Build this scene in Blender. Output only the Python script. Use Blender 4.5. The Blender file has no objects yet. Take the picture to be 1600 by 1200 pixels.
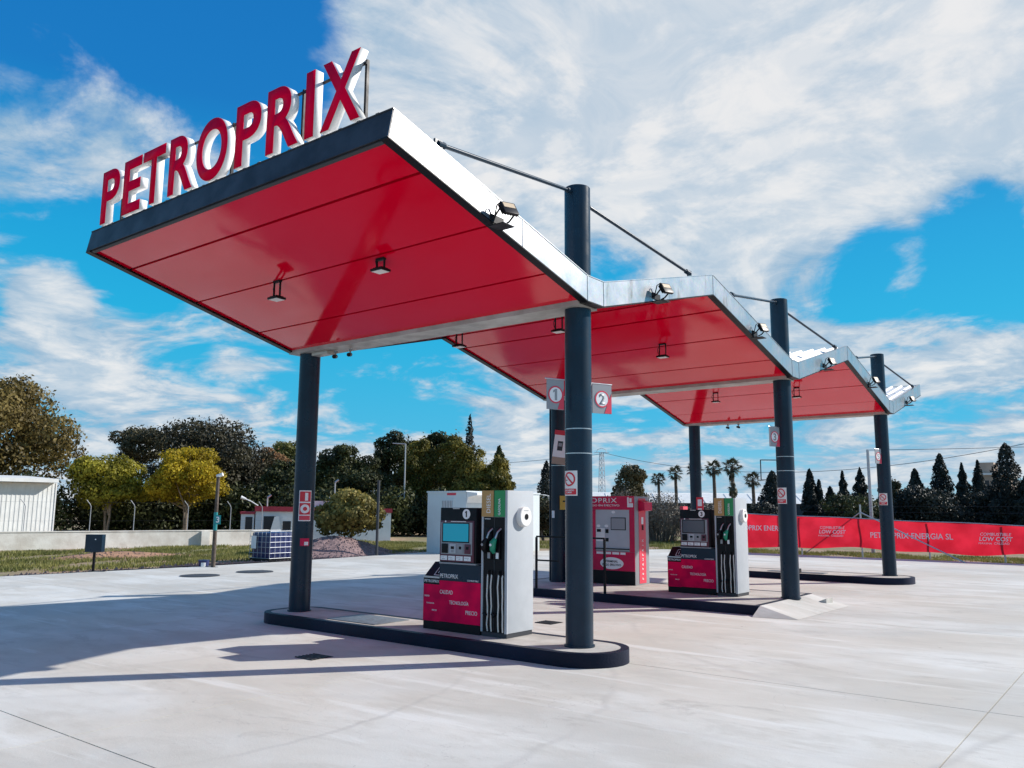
import bpy, bmesh, math, random
import numpy as np
from mathutils import Vector, Matrix
rad = math.radians
S = bpy.context.scene
COL = S.collection
# ------------------------------------------------------------------ camera
cd = bpy.data.cameras.new('camera'); cam = bpy.data.objects.new('camera', cd); COL.objects.link(cam); S.camera = cam
cd.sensor_fit = 'HORIZONTAL'; cd.sensor_width = 36.0; cd.lens = 36.0*1293.85/1600; cd.clip_start = .05; cd.clip_end = 6000
YAW, PIT, ROL = .6621, .1497, .0069
fw = Vector((-math.sin(YAW)*math.cos(PIT), math.cos(YAW)*math.cos(PIT), math.sin(PIT)))
rt = Vector((math.cos(YAW), math.sin(YAW), 0)); up = rt.cross(fw)
r2 = rt*math.cos(ROL)+up*math.sin(ROL); u2 = up*math.cos(ROL)-rt*math.sin(ROL)
cam.matrix_world = Matrix(((r2.x,u2.x,-fw.x,0),(r2.y,u2.y,-fw.y,0),(r2.z,u2.z,-fw.z,1.65),(0,0,0,1)))
# ------------------------------------------------------------------ sun, sky, exposure
SUN = Vector((.98, 1.25, 1.0)).normalized()
sd = bpy.data.lights.new('sun', 'SUN'); sd.energy = 5.0; sd.angle = rad(.53); sd.color = (1, .955, .89)
so = bpy.data.objects.new('sun', sd); COL.objects.link(so); so.rotation_euler = (-SUN).to_track_quat('-Z', 'Y').to_euler(); so.location = (0, 0, 40)
S.view_settings.view_transform = 'Standard'; S.view_settings.look = 'None'
S.view_settings.exposure = .24; S.view_settings.gamma = 1; S.view_settings.use_curve_mapping = False

def N(nt, t, **kw):
    n = nt.nodes.new(t)
    for k, v in kw.items():
        if k.startswith('i_'):
            kk = k[2:]; n.inputs[int(kk) if kk.isdigit() else kk].default_value = v
        else: setattr(n, k, v)
    return n
def LK(nt, a, ao, b, bi): nt.links.new(a.outputs[ao], b.inputs[bi])
def mth(nt, op, a, b=None, clamp=False):
    n = N(nt, 'ShaderNodeMath', operation=op, use_clamp=clamp)
    for i, v in enumerate((a, b)):
        if v is None: continue
        if isinstance(v, (int, float)): n.inputs[i].default_value = v
        else: nt.links.new(v, n.inputs[i])
    return n.outputs[0]
def mixc(nt, f, a, b, bt='MIX'):
    n = N(nt, 'ShaderNodeMix', data_type='RGBA', blend_type=bt)
    for i, v in ((0, f), (6, a), (7, b)):
        if isinstance(v, (int, float)): n.inputs[i].default_value = v
        elif isinstance(v, tuple): n.inputs[i].default_value = (*v[:3], 1)
        else: nt.links.new(v, n.inputs[i])
    return n.outputs[2]
def mapr(nt, v, a, b, c=0., d=1., smooth=True):
    n = N(nt, 'ShaderNodeMapRange', interpolation_type='SMOOTHSTEP' if smooth else 'LINEAR', clamp=True)
    nt.links.new(v, n.inputs[0])
    for i, x in enumerate((a, b, c, d)): n.inputs[i+1].default_value = x
    return n.outputs[0]

W = bpy.data.worlds.new('World'); S.world = W; W.use_nodes = True
nt = W.node_tree; nt.nodes.clear()
sky = N(nt, 'ShaderNodeTexSky', sky_type='NISHITA', sun_disc=False, sun_elevation=math.asin(SUN.z), sun_rotation=math.atan2(SUN.x, SUN.y), altitude=50, air_density=1.0, dust_density=.3, ozone_density=2.5)
CS = .12
tc = N(nt, 'ShaderNodeTexCoord'); DIR = tc.outputs['Generated']
sp = N(nt, 'ShaderNodeSeparateXYZ'); nt.links.new(DIR, sp.inputs[0])
grad = N(nt, 'ShaderNodeValToRGB'); cr_ = grad.color_ramp; nt.links.new(sp.outputs[2], grad.inputs[0])
for k_, (p_, c_) in enumerate([(0.,(.30,.52,.64)),(.09,(.03,.40,.65)),(.21,(.0,.37,.64)),(.30,(.0,.31,.61)),(.44,(.001,.165,.48)),(.9,(.002,.10,.38))]):
    e_ = cr_.elements[k_] if k_ < 2 else cr_.elements.new(p_)
    e_.position = p_; e_.color = (*[q/1. for q in c_], 1)
gs = N(nt, 'ShaderNodeVectorMath', operation='SCALE'); gs.inputs['Scale'].default_value = 1/CS; LK(nt, grad, 0, gs, 0)
base = mixc(nt, .92, sky.outputs[0], gs.outputs[0])
zc = mth(nt, 'ADD', mth(nt, 'MAXIMUM', sp.outputs[2], 0.), .20)
cx = N(nt, 'ShaderNodeCombineXYZ'); nt.links.new(mth(nt, 'DIVIDE', sp.outputs[0], zc), cx.inputs[0]); nt.links.new(mth(nt, 'DIVIDE', sp.outputs[1], zc), cx.inputs[1])
def noise(v, sc, det, ro, dist=0., off=(0,0,0)):
    mp = N(nt, 'ShaderNodeMapping'); mp.inputs['Location'].default_value = off; nt.links.new(v, mp.inputs[0])
    n = N(nt, 'ShaderNodeTexNoise', i_Scale=sc, i_Detail=det, i_Roughness=ro, i_Distortion=dist); LK(nt, mp, 0, n, 'Vector'); return n.outputs[0]
n1 = noise(cx.outputs[0], 1.9, 13, .60, .45, (3.1, 1.7, 0))
n2 = noise(cx.outputs[0], .6, 3, .5, .3, (8.2, 4.4, 0))
n3 = noise(cx.outputs[0], 6.5, 10, .64, .8, (1.2, 7.7, 0))
n1s = noise(cx.outputs[0], 1.9, 13, .60, .45, (3.1+.045, 1.7+.06, 0))     # the same field a step towards the sun
dens = mth(nt, 'ADD', mth(nt, 'ADD', mth(nt, 'MULTIPLY', n1, .80), mth(nt, 'MULTIPLY', n2, .22)), mth(nt, 'MULTIPLY', n3, .16))
def lobe(d, r, a):
    global dens
    vm = N(nt, 'ShaderNodeVectorMath', operation='DOT_PRODUCT'); nt.links.new(DIR, vm.inputs[0]); vm.inputs[1].default_value = Vector(d).normalized()
    dens = mth(nt, 'ADD', dens, mapr(nt, vm.outputs['Value'], math.cos(rad(r)), 1., 0., a))
# the big cloud bank, the long thin band left of it, and the clear gaps between
for (d, r, a) in [((-.33,.82,.47),24,.22), ((-.54,.69,.48),15,.15), ((-.13,.90,.42),15,.18), ((-.20,.90,.38),9,.10), ((-.35,.86,.36),11,.13), ((-.64,.58,.50),8,.05),
                  ((-.80,.36,.49),16,-.12), ((-.75,.46,.47),8,-.06), ((-.862,.325,.39),7,.08), ((-.83,.425,.361),6,.11), ((-.784,.513,.349),5,.08), ((-.89,.27,.37),6,.09),
                  ((-.174,.943,.270),7.5,-.28), ((-.09,.955,.280),7,-.22), ((-.265,.916,.275),5,-.22), ((-.489,.823,.29),3.5,-.14), ((-.165,.965,.202),6,.14), ((-.13,.983,.132),7,.08),
                  ((-.835,.488,.256),10,-.09), ((-.893,.376,.247),6,-.05), ((-.904,.371,.213),3,.13), ((-.912,.379,.16),6,.13), ((-.81,.559,.177),4,.13), ((-.709,.685,.185),7,-.04), ((-.87,.481,.13),8,.10), ((-.611,.784,.111),6,.06), ((-.283,.949,.142),8,.04)]:
    lobe(d, r, a)
dens = mth(nt, 'SUBTRACT', dens, .045)
dens = mth(nt, 'ADD', dens, mapr(nt, sp.outputs[2], .16, .0, 0., .12))
cov = mapr(nt, dens, .525, .665)
thick = mapr(nt, dens, .58, .84)
lit = mapr(nt, mth(nt, 'SUBTRACT', n1, n1s), -.055, .075)
ccol = mixc(nt, mth(nt, 'ADD', mth(nt, 'ADD', mth(nt, 'MULTIPLY', thick, .42), mth(nt, 'MULTIPLY', lit, .38)), mth(nt, 'MULTIPLY', mapr(nt, n3, .35, .65), .20)), (.25/CS, .40/CS, .55/CS), (.74/CS, .735/CS, .73/CS))
fin = mixc(nt, mth(nt, 'MULTIPLY', cov, .95), base, ccol)
bg = N(nt, 'ShaderNodeBackground', i_Strength=CS); nt.links.new(fin, bg.inputs[0])
wo = N(nt, 'ShaderNodeOutputWorld'); LK(nt, bg, 0, wo, 0)

# ------------------------------------------------------------------ materials
MATS = {}
def mat(name, col, rough=.5, metal=0., spec=.5, var=0., vscale=6., bump=0., bscale=40., coat=0., col2=None, randv=0., detail=6):
    if name in MATS: return MATS[name]
    m = bpy.data.materials.new(name); m.use_nodes = True; t = m.node_tree; b = t.nodes['Principled BSDF']
    b.inputs['Base Color'].default_value = (*col, 1); b.inputs['Roughness'].default_value = rough; b.inputs['Metallic'].default_value = metal
    b.inputs['Specular IOR Level'].default_value = spec; b.inputs['Coat Weight'].default_value = coat; b.inputs['Coat Roughness'].default_value = .08
    g = N(t, 'ShaderNodeNewGeometry')
    if var > 0 or col2:
        n = N(t, 'ShaderNodeTexNoise', i_Scale=vscale, i_Detail=detail, i_Roughness=.62); LK(t, g, 'Position', n, 'Vector')
        c2 = col2 or tuple(c*(1-var) for c in col)
        f = mapr(t, n.outputs[0], .32, .68)
        c = mixc(t, f, c2, col)
        if randv:
            oi = N(t, 'ShaderNodeObjectInfo'); k = mapr(t, oi.outputs['Random'], 0, 1, 1-randv, 1+randv, False)
            vm = N(t, 'ShaderNodeVectorMath', operation='SCALE'); t.links.new(c, vm.inputs[0]); t.links.new(k, vm.inputs['Scale']); c = vm.outputs[0]
        t.links.new(c, b.inputs['Base Color'])
        t.links.new(mapr(t, n.outputs[0], .3, .7, min(1, rough*1.2), rough*.85), b.inputs['Roughness'])
    if bump:
        n2 = N(t, 'ShaderNodeTexNoise', i_Scale=bscale, i_Detail=5); LK(t, g, 'Position', n2, 'Vector')
        bp = N(t, 'ShaderNodeBump', i_Strength=bump, i_Distance=.02); LK(t, n2, 0, bp, 'Height'); LK(t, bp, 0, b, 'Normal')
    MATS[name] = m; return m
M = {}
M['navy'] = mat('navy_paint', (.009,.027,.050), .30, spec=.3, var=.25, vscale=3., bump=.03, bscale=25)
M['kerb'] = mat('kerb_paint', (.006,.009,.022), .5, spec=.15, bump=.2, bscale=40)
def wear(m, base, chip, sc, lo, hi, amt):
    t = m.node_tree; b = t.nodes['Principled BSDF']; g = N(t, 'ShaderNodeNewGeometry')
    n = N(t, 'ShaderNodeTexNoise', i_Scale=sc, i_Detail=9, i_Roughness=.72); LK(t, g, 'Position', n, 'Vector'); n2 = N(t, 'ShaderNodeTexNoise', i_Scale=sc*.12, i_Detail=4); LK(t, g, 'Position', n2, 'Vector')
    c = mixc(t, mapr(t, n2.outputs[0], .35, .65), base, tuple(x*1.7 for x in base)); c = mixc(t, mth(t, 'MULTIPLY', mapr(t, n.outputs[0], lo, hi), amt), c, chip); t.links.new(c, b.inputs['Base Color'])
wear(M['kerb'], (.006,.009,.022), (.20,.19,.18), 9., .64, .74, .55)
M['black'] = mat('black_plastic', (.006,.006,.008), .38, spec=.2)
M['blackm'] = mat('black_metal', (.009,.009,.012), .45, spec=.2, var=.2)
M['darkred'] = mat('dark_plum_plastic', (.10,.02,.04), .35)
M['red'] = mat('red_vinyl', (.62,.003,.07), .36, spec=.3, var=.12, vscale=5.)
M['pumpred'] = mat('crimson_panel', (.88,.001,.075), .4, spec=.08, col2=(.55,.001,.06), vscale=3.2, detail=2)
M['brightred'] = mat('bright_red_vinyl', (.62,.02,.04), .4)
M['letter'] = mat('letter_red', (.90,.0005,.045), .55, spec=.04, var=.06)
M['white'] = mat('white_paint', (.80,.79,.77), .45, var=.05, vscale=8)
M['print'] = mat('white_print', (.82,.82,.82), .5)
M['grey'] = mat('light_grey_paint', (.46,.485,.515), .42, var=.07, vscale=5)
M['midgrey'] = mat('mid_grey_plastic', (.30,.31,.33), .45)
M['darkgrey'] = mat('dark_grey', (.05,.053,.06), .5, spec=.25)
M['steel'] = mat('brushed_steel', (.55,.56,.58), .32, metal=.9, var=.12, vscale=12)
M['gutterw'] = mat('gutter_sheet', (.50,.48,.44), .42, metal=.25, var=.28, vscale=3.)
M['teal'] = mat('screen_teal', (.005,.16,.24), .12)
_b = M['teal'].node_tree.nodes['Principled BSDF']; _b.inputs['Emission Color'].default_value = (.0,.20,.30,1); _b.inputs['Emission Strength'].default_value = .55
M['screen'] = mat('screen_grey', (.10,.12,.15), .10)
M['gold'] = mat('diesel_gold', (.46,.27,.09), .4)
M['green'] = mat('petrol_green', (.02,.28,.09), .4)
M['nozgreen'] = mat('nozzle_green', (.01,.26,.15), .35)
M['hose'] = mat('hose_grey', (.66,.64,.60), .5)
M['tealsign'] = mat('teal_sign', (.01,.24,.25), .45)
M['blue'] = mat('ibc_blue', (.015,.025,.11), .35)
M['cage'] = mat('cage_zinc', (.45,.47,.50), .5, metal=.4)
M['zinc'] = mat('zinc_post', (.52,.53,.54), .45, metal=.5, var=.2, vscale=20)
M['plaster'] = mat('wall_plaster', (.86,.82,.74), .85, col2=(.66,.60,.52), vscale=1.6, bump=.3, bscale=20)
M['whitesheet'] = mat('white_sheet', (.80,.80,.77), .5, var=.12, vscale=2.)
M['rendw'] = mat('white_render', (.74,.74,.73), .75, var=.1, vscale=2.)
M['cabin'] = mat('cabin_panel', (.66,.71,.72), .5, var=.06, vscale=2.)
M['redroof'] = mat('red_roof_trim', (.42,.03,.05), .5, var=.2)
M['dark'] = mat('dark_opening', (.015,.015,.02), .3)
M['gravel'] = mat('gravel', (.30,.20,.19), .9, col2=(.16,.11,.11), vscale=9., bump=1., bscale=30)
M['stone'] = mat('stone_bits', (.36,.25,.22), .9, col2=(.20,.14,.13), vscale=14.)
M['bark'] = mat('bark', (.16,.12,.09), .9, var=.5, vscale=8., bump=.5)
M['palebark'] = mat('pale_bark', (.32,.25,.19), .9, var=.45, vscale=8., bump=.5)
M['wood'] = mat('wood_pole', (.12,.09,.07), .8, var=.4, vscale=6)
M['yellow'] = mat('yellow_plate', (.62,.34,.03), .45)
M['amber'] = mat('led_lens', (.55,.42,.28), .6)
M['lens'] = mat('pale_lens', (.75,.70,.68), .3)
M['tan'] = mat('tan_render', (.40,.30,.23), .85, var=.15, vscale=.6)
M['iron'] = mat('cast_iron', (.05,.05,.055), .6, var=.3, vscale=30., bump=.3)
M['filler'] = mat('joint_filler', (.16,.15,.14), .9)
M['hatch'] = mat('hatch_steel', (.20,.22,.24), .5, metal=.3, var=.3, vscale=12)
M['pinkr'] = mat('pinkish_red', (.70,.05,.09), .45)

def soffit_mat():
    m = bpy.data.materials.new('soffit_red_gloss'); m.use_nodes = True; t = m.node_tree; b = t.nodes['Principled BSDF']
    b.inputs['Base Color'].default_value = (.74,.0001,.022,1); b.inputs['Roughness'].default_value = .1; b.inputs['Specular IOR Level'].default_value = .40
    g = N(t, 'ShaderNodeNewGeometry')
    n = N(t, 'ShaderNodeTexNoise', i_Scale=.9, i_Detail=2); LK(t, g, 'Position', n, 'Vector')
    bp = N(t, 'ShaderNodeBump', i_Strength=.05, i_Distance=.02); LK(t, n, 0, bp, 'Height'); LK(t, bp, 0, b, 'Normal')
    n3 = N(t, 'ShaderNodeTexNoise', i_Scale=2.2, i_Detail=6); LK(t, g, 'Position', n3, 'Vector')
    t.links.new(mapr(t, n3.outputs[0], .35, .65, .06, .12), b.inputs['Roughness'])
    return m
M['soffit'] = soffit_mat()

def galv_mat():
    m = bpy.data.materials.new('galvanised_sheet'); m.use_nodes = True; t = m.node_tree; b = t.nodes['Principled BSDF']
    b.inputs['Metallic'].default_value = .95
    g = N(t, 'ShaderNodeNewGeometry')
    n = N(t, 'ShaderNodeTexNoise', i_Scale=2.4, i_Detail=8, i_Roughness=.6); LK(t, g, 'Position', n, 'Vector')
    v = N(t, 'ShaderNodeTexVoronoi', i_Scale=38.); LK(t, g, 'Position', v, 'Vector')
    mp = N(t, 'ShaderNodeMapping'); mp.inputs['Scale'].default_value = (1., 1.3, .35); LK(t, g, 'Position', mp, 0)
    n2 = N(t, 'ShaderNodeTexNoise', i_Scale=3.4, i_Detail=7, i_Roughness=.66); LK(t, mp, 0, n2, 'Vector')
    c = mixc(t, mapr(t, n.outputs[0], .35, .7), (.40,.41,.43), (.58,.58,.58))
    c = mixc(t, mth(t, 'MULTIPLY', mapr(t, n2.outputs[0], .56, .72), .75), c, (.22,.18,.15))
    c = mixc(t, .10, c, v.outputs['Color'], 'SOFT_LIGHT')
    t.links.new(c, b.inputs['Base Color']); t.links.new(mapr(t, n.outputs[0], .3, .7, .40, .28), b.inputs['Roughness'])
    return m
M['galv'] = galv_mat()

def concrete_mat():
    m = bpy.data.materials.new('concrete_slab'); m.use_nodes = True; t = m.node_tree; b = t.nodes['Principled BSDF']
    g = N(t, 'ShaderNodeNewGeometry'); oi = N(t, 'ShaderNodeObjectInfo')
    def nz(sc, det, ro, scl=(1,1,1), rot=0., dist=0.):
        mp = N(t, 'ShaderNodeMapping'); mp.inputs['Scale'].default_value = scl; mp.inputs['Rotation'].default_value = (0,0,rot); LK(t, g, 'Position', mp, 0)
        n = N(t, 'ShaderNodeTexNoise', i_Scale=sc, i_Detail=det, i_Roughness=ro, i_Distortion=dist); LK(t, mp, 0, n, 'Vector'); return n.outputs[0]
    A_ = -.66
    big = nz(.42, 6, .58, (.8,1.2,1), A_, .35); med = nz(1.7, 9, .66, (.6,1.3,1), A_, .35); fine = nz(45, 4, .7); streak = nz(1.5, 8, .66, (.20,1.6,1), A_-.12, .4); scuff = nz(1.1, 10, .70, (.55,1.3,1), A_+.6, .7); beige = nz(.33, 5, .55, dist=.3); grime = nz(.9, 10, .74, (.5,1.4,1), A_, .2)
    c = mixc(t, mapr(t, big, .35, .66), (.49,.475,.43), (.655,.645,.60))
    c = mixc(t, mth(t, 'MULTIPLY', mapr(t, beige, .42, .60), .55), c, (.545,.495,.415))
    c = mixc(t, mth(t, 'MULTIPLY', mapr(t, med, .47, .66), .55), c, (.45,.425,.375))
    c = mixc(t, mth(t, 'MULTIPLY', mapr(t, streak, .54, .68), .55), c, (.73,.725,.69))
    c = mixc(t, mth(t, 'MULTIPLY', mapr(t, scuff, .58, .66), .40), c, (.34,.32,.285))
    c = mixc(t, mth(t, 'MULTIPLY', mapr(t, grime, .57, .68), .34), c, (.36,.335,.295))
    c = mixc(t, mth(t, 'MULTIPLY', mapr(t, fine, .58, .76), .24), c, (.34,.32,.29))
    spot = nz(3.6, 5, .75, dist=.3); blot = nz(.7, 2, .5)
    c = mixc(t, mth(t, 'MULTIPLY', mth(t, 'MULTIPLY', mapr(t, spot, .66, .73), mapr(t, blot, .45, .6)), .75), c, (.20,.165,.135))
    pit = nz(16, 3, .6); c = mixc(t, mth(t, 'MULTIPLY', mapr(t, pit, .72, .78), .6), c, (.20,.18,.16))
    hair = nz(.55, 9, .5, dist=.3); c = mixc(t, mth(t, 'MULTIPLY', mapr(t, mth(t, 'ABSOLUTE', mth(t, 'SUBTRACT', hair, .47)), .0011, .0), .35), c, (.26,.245,.23))
    # curved tyre tracks: thin rings round a few turning centres
    sx = N(t, 'ShaderNodeSeparateXYZ'); LK(t, g, 'Position', sx, 0)
    for (px, py, r0, w, a) in [(-9.5,4.2,4.6,.05,.34),(-9.5,4.2,6.1,.07,.26),(-1.,14.,6.2,.09,.24),(4.,6.,5.4,.07,.28),(-2.5,-1.,7.1,.10,.12),(-16.,6.,7.6,.09,.14)]:
        dx = mth(t, 'SUBTRACT', sx.outputs[0], px); dy = mth(t, 'SUBTRACT', sx.outputs[1], py)
        rr = mth(t, 'SQRT', mth(t, 'ADD', mth(t, 'MULTIPLY', dx, dx), mth(t, 'MULTIPLY', dy, dy)))
        rr = mth(t, 'ADD', rr, mth(t, 'MULTIPLY', med, .25))
        ring = mapr(t, mth(t, 'ABSOLUTE', mth(t, 'SUBTRACT', rr, r0)), w, 0., 0., a)
        c = mixc(t, mth(t, 'MULTIPLY', ring, mapr(t, big, .35, .6)), c, (.30,.285,.27))
    vm = N(t, 'ShaderNodeVectorMath', operation='SCALE'); t.links.new(c, vm.inputs[0]); t.links.new(mapr(t, oi.outputs['Random'], 0, 1, .95, 1.04, False), vm.inputs['Scale'])
    t.links.new(vm.outputs[0], b.inputs['Base Color'])
    t.links.new(mapr(t, med, .3, .7, .62, .85), b.inputs['Roughness'])
    bp = N(t, 'ShaderNodeBump', i_Strength=.18, i_Distance=.012); t.links.new(mth(t, 'ADD', fine, med), bp.inputs['Height']); LK(t, bp, 0, b, 'Normal')
    return m
M['concrete'] = concrete_mat()
M['islandtop'] = mat('island_concrete', (.54,.515,.465), .8, col2=(.38,.355,.315), vscale=2.2, bump=.2, bscale=35)

def ground_mat():
    m = bpy.data.materials.new('dirt_and_weeds'); m.use_nodes = True; t = m.node_tree; b = t.nodes['Principled BSDF']; b.inputs['Roughness'].default_value = .95
    g = N(t, 'ShaderNodeNewGeometry')
    def nz(sc, det): n = N(t, 'ShaderNodeTexNoise', i_Scale=sc, i_Detail=det, i_Roughness=.65); LK(t, g, 'Position', n, 'Vector'); return n.outputs[0]
    a = nz(.22, 8); d = nz(2.6, 8)
    c = mixc(t, mapr(t, a, .40, .60), (.30,.19,.12), (.15,.155,.05))
    c = mixc(t, mth(t, 'MULTIPLY', mapr(t, d, .42, .66), .6), c, (.36,.27,.19))
    t.links.new(c, b.inputs['Base Color'])
    bp = N(t, 'ShaderNodeBump', i_Strength=.8, i_Distance=.06); t.links.new(d, bp.inputs['Height']); LK(t, bp, 0, b, 'Normal')
    return m
M['ground'] = ground_mat()

def leaf_mat(name, dark, lightc, trans=.3, vs=.6):
    m = bpy.data.materials.new(name); m.use_nodes = True; t = m.node_tree; t.nodes.clear()
    g = N(t, 'ShaderNodeNewGeometry')
    n = N(t, 'ShaderNodeTexNoise', i_Scale=vs, i_Detail=3); LK(t, g, 'Position', n, 'Vector')
    f = mth(t, 'ADD', mth(t, 'MULTIPLY', mapr(t, n.outputs[0], .35, .65), .6), mth(t, 'MULTIPLY', g.outputs['Random Per Island'], .4))
    c = mixc(t, f, dark, lightc)
    df = N(t, 'ShaderNodeBsdfPrincipled', i_Roughness=.55); df.inputs['Specular IOR Level'].default_value = .25; t.links.new(c, df.inputs['Base Color'])
    tr = N(t, 'ShaderNodeBsdfTranslucent'); t.links.new(c, tr.inputs[0])
    mx = N(t, 'ShaderNodeMixShader', i_0=trans); LK(t, df, 0, mx, 1); LK(t, tr, 0, mx, 2)
    o = N(t, 'ShaderNodeOutputMaterial'); LK(t, mx, 0, o, 0); return m
L = {}
L['brown'] = leaf_mat('olive_brown_leaves', (.06,.045,.015), (.27,.20,.06))
L['dark'] = leaf_mat('dark_leaves', (.014,.015,.010), (.085,.075,.04), .15)
L['yellow'] = leaf_mat('yellow_leaves', (.20,.145,.010), (.66,.50,.035), .4)
L['yellow2'] = leaf_mat('yellow_green_crown', (.12,.11,.012), (.46,.41,.045), .4)
L['orange'] = leaf_mat('russet_leaves', (.16,.08,.035), (.42,.24,.11))
L['green'] = leaf_mat('fresh_leaves', (.05,.06,.015), (.24,.23,.06))
L['conifer'] = leaf_mat('conifer_leaves', (.010,.014,.008), (.095,.105,.032), .15)
L['ygreen'] = leaf_mat('yellow_green_leaves', (.05,.055,.012), (.32,.26,.05), .3)
L['cypress'] = leaf_mat('cypress_leaves', (.010,.014,.014), (.035,.042,.032), .12)
L['shrub'] = leaf_mat('shrub_leaves', (.035,.038,.014), (.36,.29,.08), .3)
L['dry'] = leaf_mat('dry_twigs', (.10,.085,.07), (.24,.21,.17), .1)
L['palm'] = leaf_mat('palm_leaves', (.025,.03,.018), (.08,.08,.045), .2)
L['grass'] = leaf_mat('grass_blades', (.10,.115,.03), (.31,.29,.09), .3)
L['olive'] = leaf_mat('olive_leaves', (.04,.04,.022), (.14,.12,.06), .2)

# ------------------------------------------------------------------ mesh helpers
def box(bm, x0, x1, y0, y1, z0, z1, bev=0.):
    if x0 > x1: x0, x1 = x1, x0
    if y0 > y1: y0, y1 = y1, y0
    if z0 > z1: z0, z1 = z1, z0
    r = bmesh.ops.create_cube(bm, size=1., matrix=Matrix.Translation(((x0+x1)/2,(y0+y1)/2,(z0+z1)/2)) @ Matrix.Diagonal((x1-x0,y1-y0,z1-z0,1)))
    if bev:
        es = list({e for v in r['verts'] for e in v.link_edges})
        bmesh.ops.bevel(bm, geom=es, offset=bev, segments=2, affect='EDGES', profile=.6)
def B(*a, **k): bm = bmesh.new(); box(bm, *a, **k); return bm
def tube(bm, pts, r, n=10, cap=True):
    pts = [Vector(p) for p in pts]; rs = r if isinstance(r, (list, tuple)) else [r]*len(pts)
    rings = []; ref = None
    for i, p in enumerate(pts):
        d = (pts[min(i+1,len(pts)-1)]-pts[max(i-1,0)]).normalized()
        if ref is None: ref = Vector((0,0,1)) if abs(d.z) < .9 else Vector((1,0,0))
        a = d.cross(ref).normalized(); b = a.cross(d).normalized(); ref = b if b.length > .1 else ref
        rings.append([bm.verts.new(p+(a*math.cos(2*math.pi*k/n)+b*math.sin(2*math.pi*k/n))*rs[i]) for k in range(n)])
    for i in range(len(rings)-1):
        for k in range(n): bm.faces.new((rings[i][k], rings[i][(k+1)%n], rings[i+1][(k+1)%n], rings[i+1][k]))
    if cap: bm.faces.new(rings[0][::-1]); bm.faces.new(rings[-1])
def T(pts, r, n=10): bm = bmesh.new(); tube(bm, pts, r, n); return bm
def prism(bm, pts, d):
    d = Vector(d); a = [bm.verts.new(p) for p in pts]; b = [bm.verts.new(Vector(p)+d) for p in pts]
    bm.faces.new(a); bm.faces.new(b[::-1]); n = len(a)
    for i in range(n): bm.faces.new((a[i], b[i], b[(i+1)%n], a[(i+1)%n]))
    bmesh.ops.recalc_face_normals(bm, faces=bm.faces[:])
def P(pts, d): bm = bmesh.new(); prism(bm, pts, d); return bm
def link(o, parent=None):
    COL.objects.link(o)
    if parent is not None:
        o.parent = parent
        if parent.type == 'EMPTY': o.matrix_parent_inverse = Matrix.Translation(-parent.location)
    return o
def tag(o, label=None, cat=None, group=None, kind=None):
    if label: o['label'] = label
    if cat: o['category'] = cat
    if group: o['group'] = group
    if kind: o['kind'] = kind
    return o
def O(name, bm, m, parent=None, smooth=35, **kw):
    me = bpy.data.meshes.new(name)
    if isinstance(bm, bmesh.types.BMesh):
        bm.normal_update(); bm.to_mesh(me); bm.free()
    else: me = bm
    if m is not None and not me.materials: me.materials.append(m)
    if smooth:
        me.polygons.foreach_set('use_smooth', [True]*len(me.polygons)); me.set_sharp_from_angle(angle=rad(smooth))
    o = bpy.data.objects.new(name, me); link(o, parent); tag(o, **kw); return o
def E(name, loc, label, cat, group=None):
    o = bpy.data.objects.new(name, None); o.location = loc; o.empty_display_size = .2; COL.objects.link(o); return tag(o, label, cat, group)
def textmesh(body, bold=0., ext=.0015, spacing=1., res=3):
    c = bpy.data.curves.new('t', 'FONT'); c.body = body; c.size = 1.; c.extrude = 0; c.offset = bold; c.resolution_u = res; c.space_character = spacing
    o = bpy.data.objects.new('t', c); COL.objects.link(o)
    me = bpy.data.meshes.new_from_object(o.evaluated_get(bpy.context.evaluated_depsgraph_get())); bpy.data.objects.remove(o); bpy.data.curves.remove(c); return me
RF = Matrix.Rotation(math.pi/2, 4, 'X')                                   # faces -Y
RX = Matrix.Rotation(math.pi/2, 4, 'Z') @ RF                              # faces +X
def text(name, body, m, parent, at, w=None, h=.05, R=RF, align='L', bold=0., ext=.002, spacing=1., shear=0., res=3):
    """lettering fitted to cap height h (and width w if given), lower left corner (or centre) at 'at'"""
    me = textmesh(body, bold, 0, spacing, res)
    co = np.empty(len(me.vertices)*3); me.vertices.foreach_get('co', co); co = co.reshape(-1,3)
    if len(co) == 0: return None
    lo, hi = co.min(0), co.max(0); s = h/(hi[1]-lo[1]); sxx = (w/(hi[0]-lo[0])) if w else s
    co[:,0] = (co[:,0]-lo[0])*sxx; co[:,1] = (co[:,1]-lo[1])*s; co[:,2] = 0
    if shear: co[:,0] += co[:,1]*shear
    if align == 'C': co[:,0] -= (hi[0]-lo[0])*sxx/2; co[:,1] -= h/2
    me.vertices.foreach_set('co', co.ravel()); me.update()
    bm = bmesh.new(); bm.from_mesh(me); bpy.data.meshes.remove(me)
    if ext:
        r = bmesh.ops.extrude_face_region(bm, geom=bm.faces[:]); bmesh.ops.translate(bm, vec=(0,0,ext), verts=[v for v in r['geom'] if isinstance(v, bmesh.types.BMVert)])
        bmesh.ops.recalc_face_normals(bm, faces=bm.faces[:])
    bm.transform(Matrix.Translation(at) @ R)
    return O(name, bm, m, parent, smooth=0)
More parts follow.
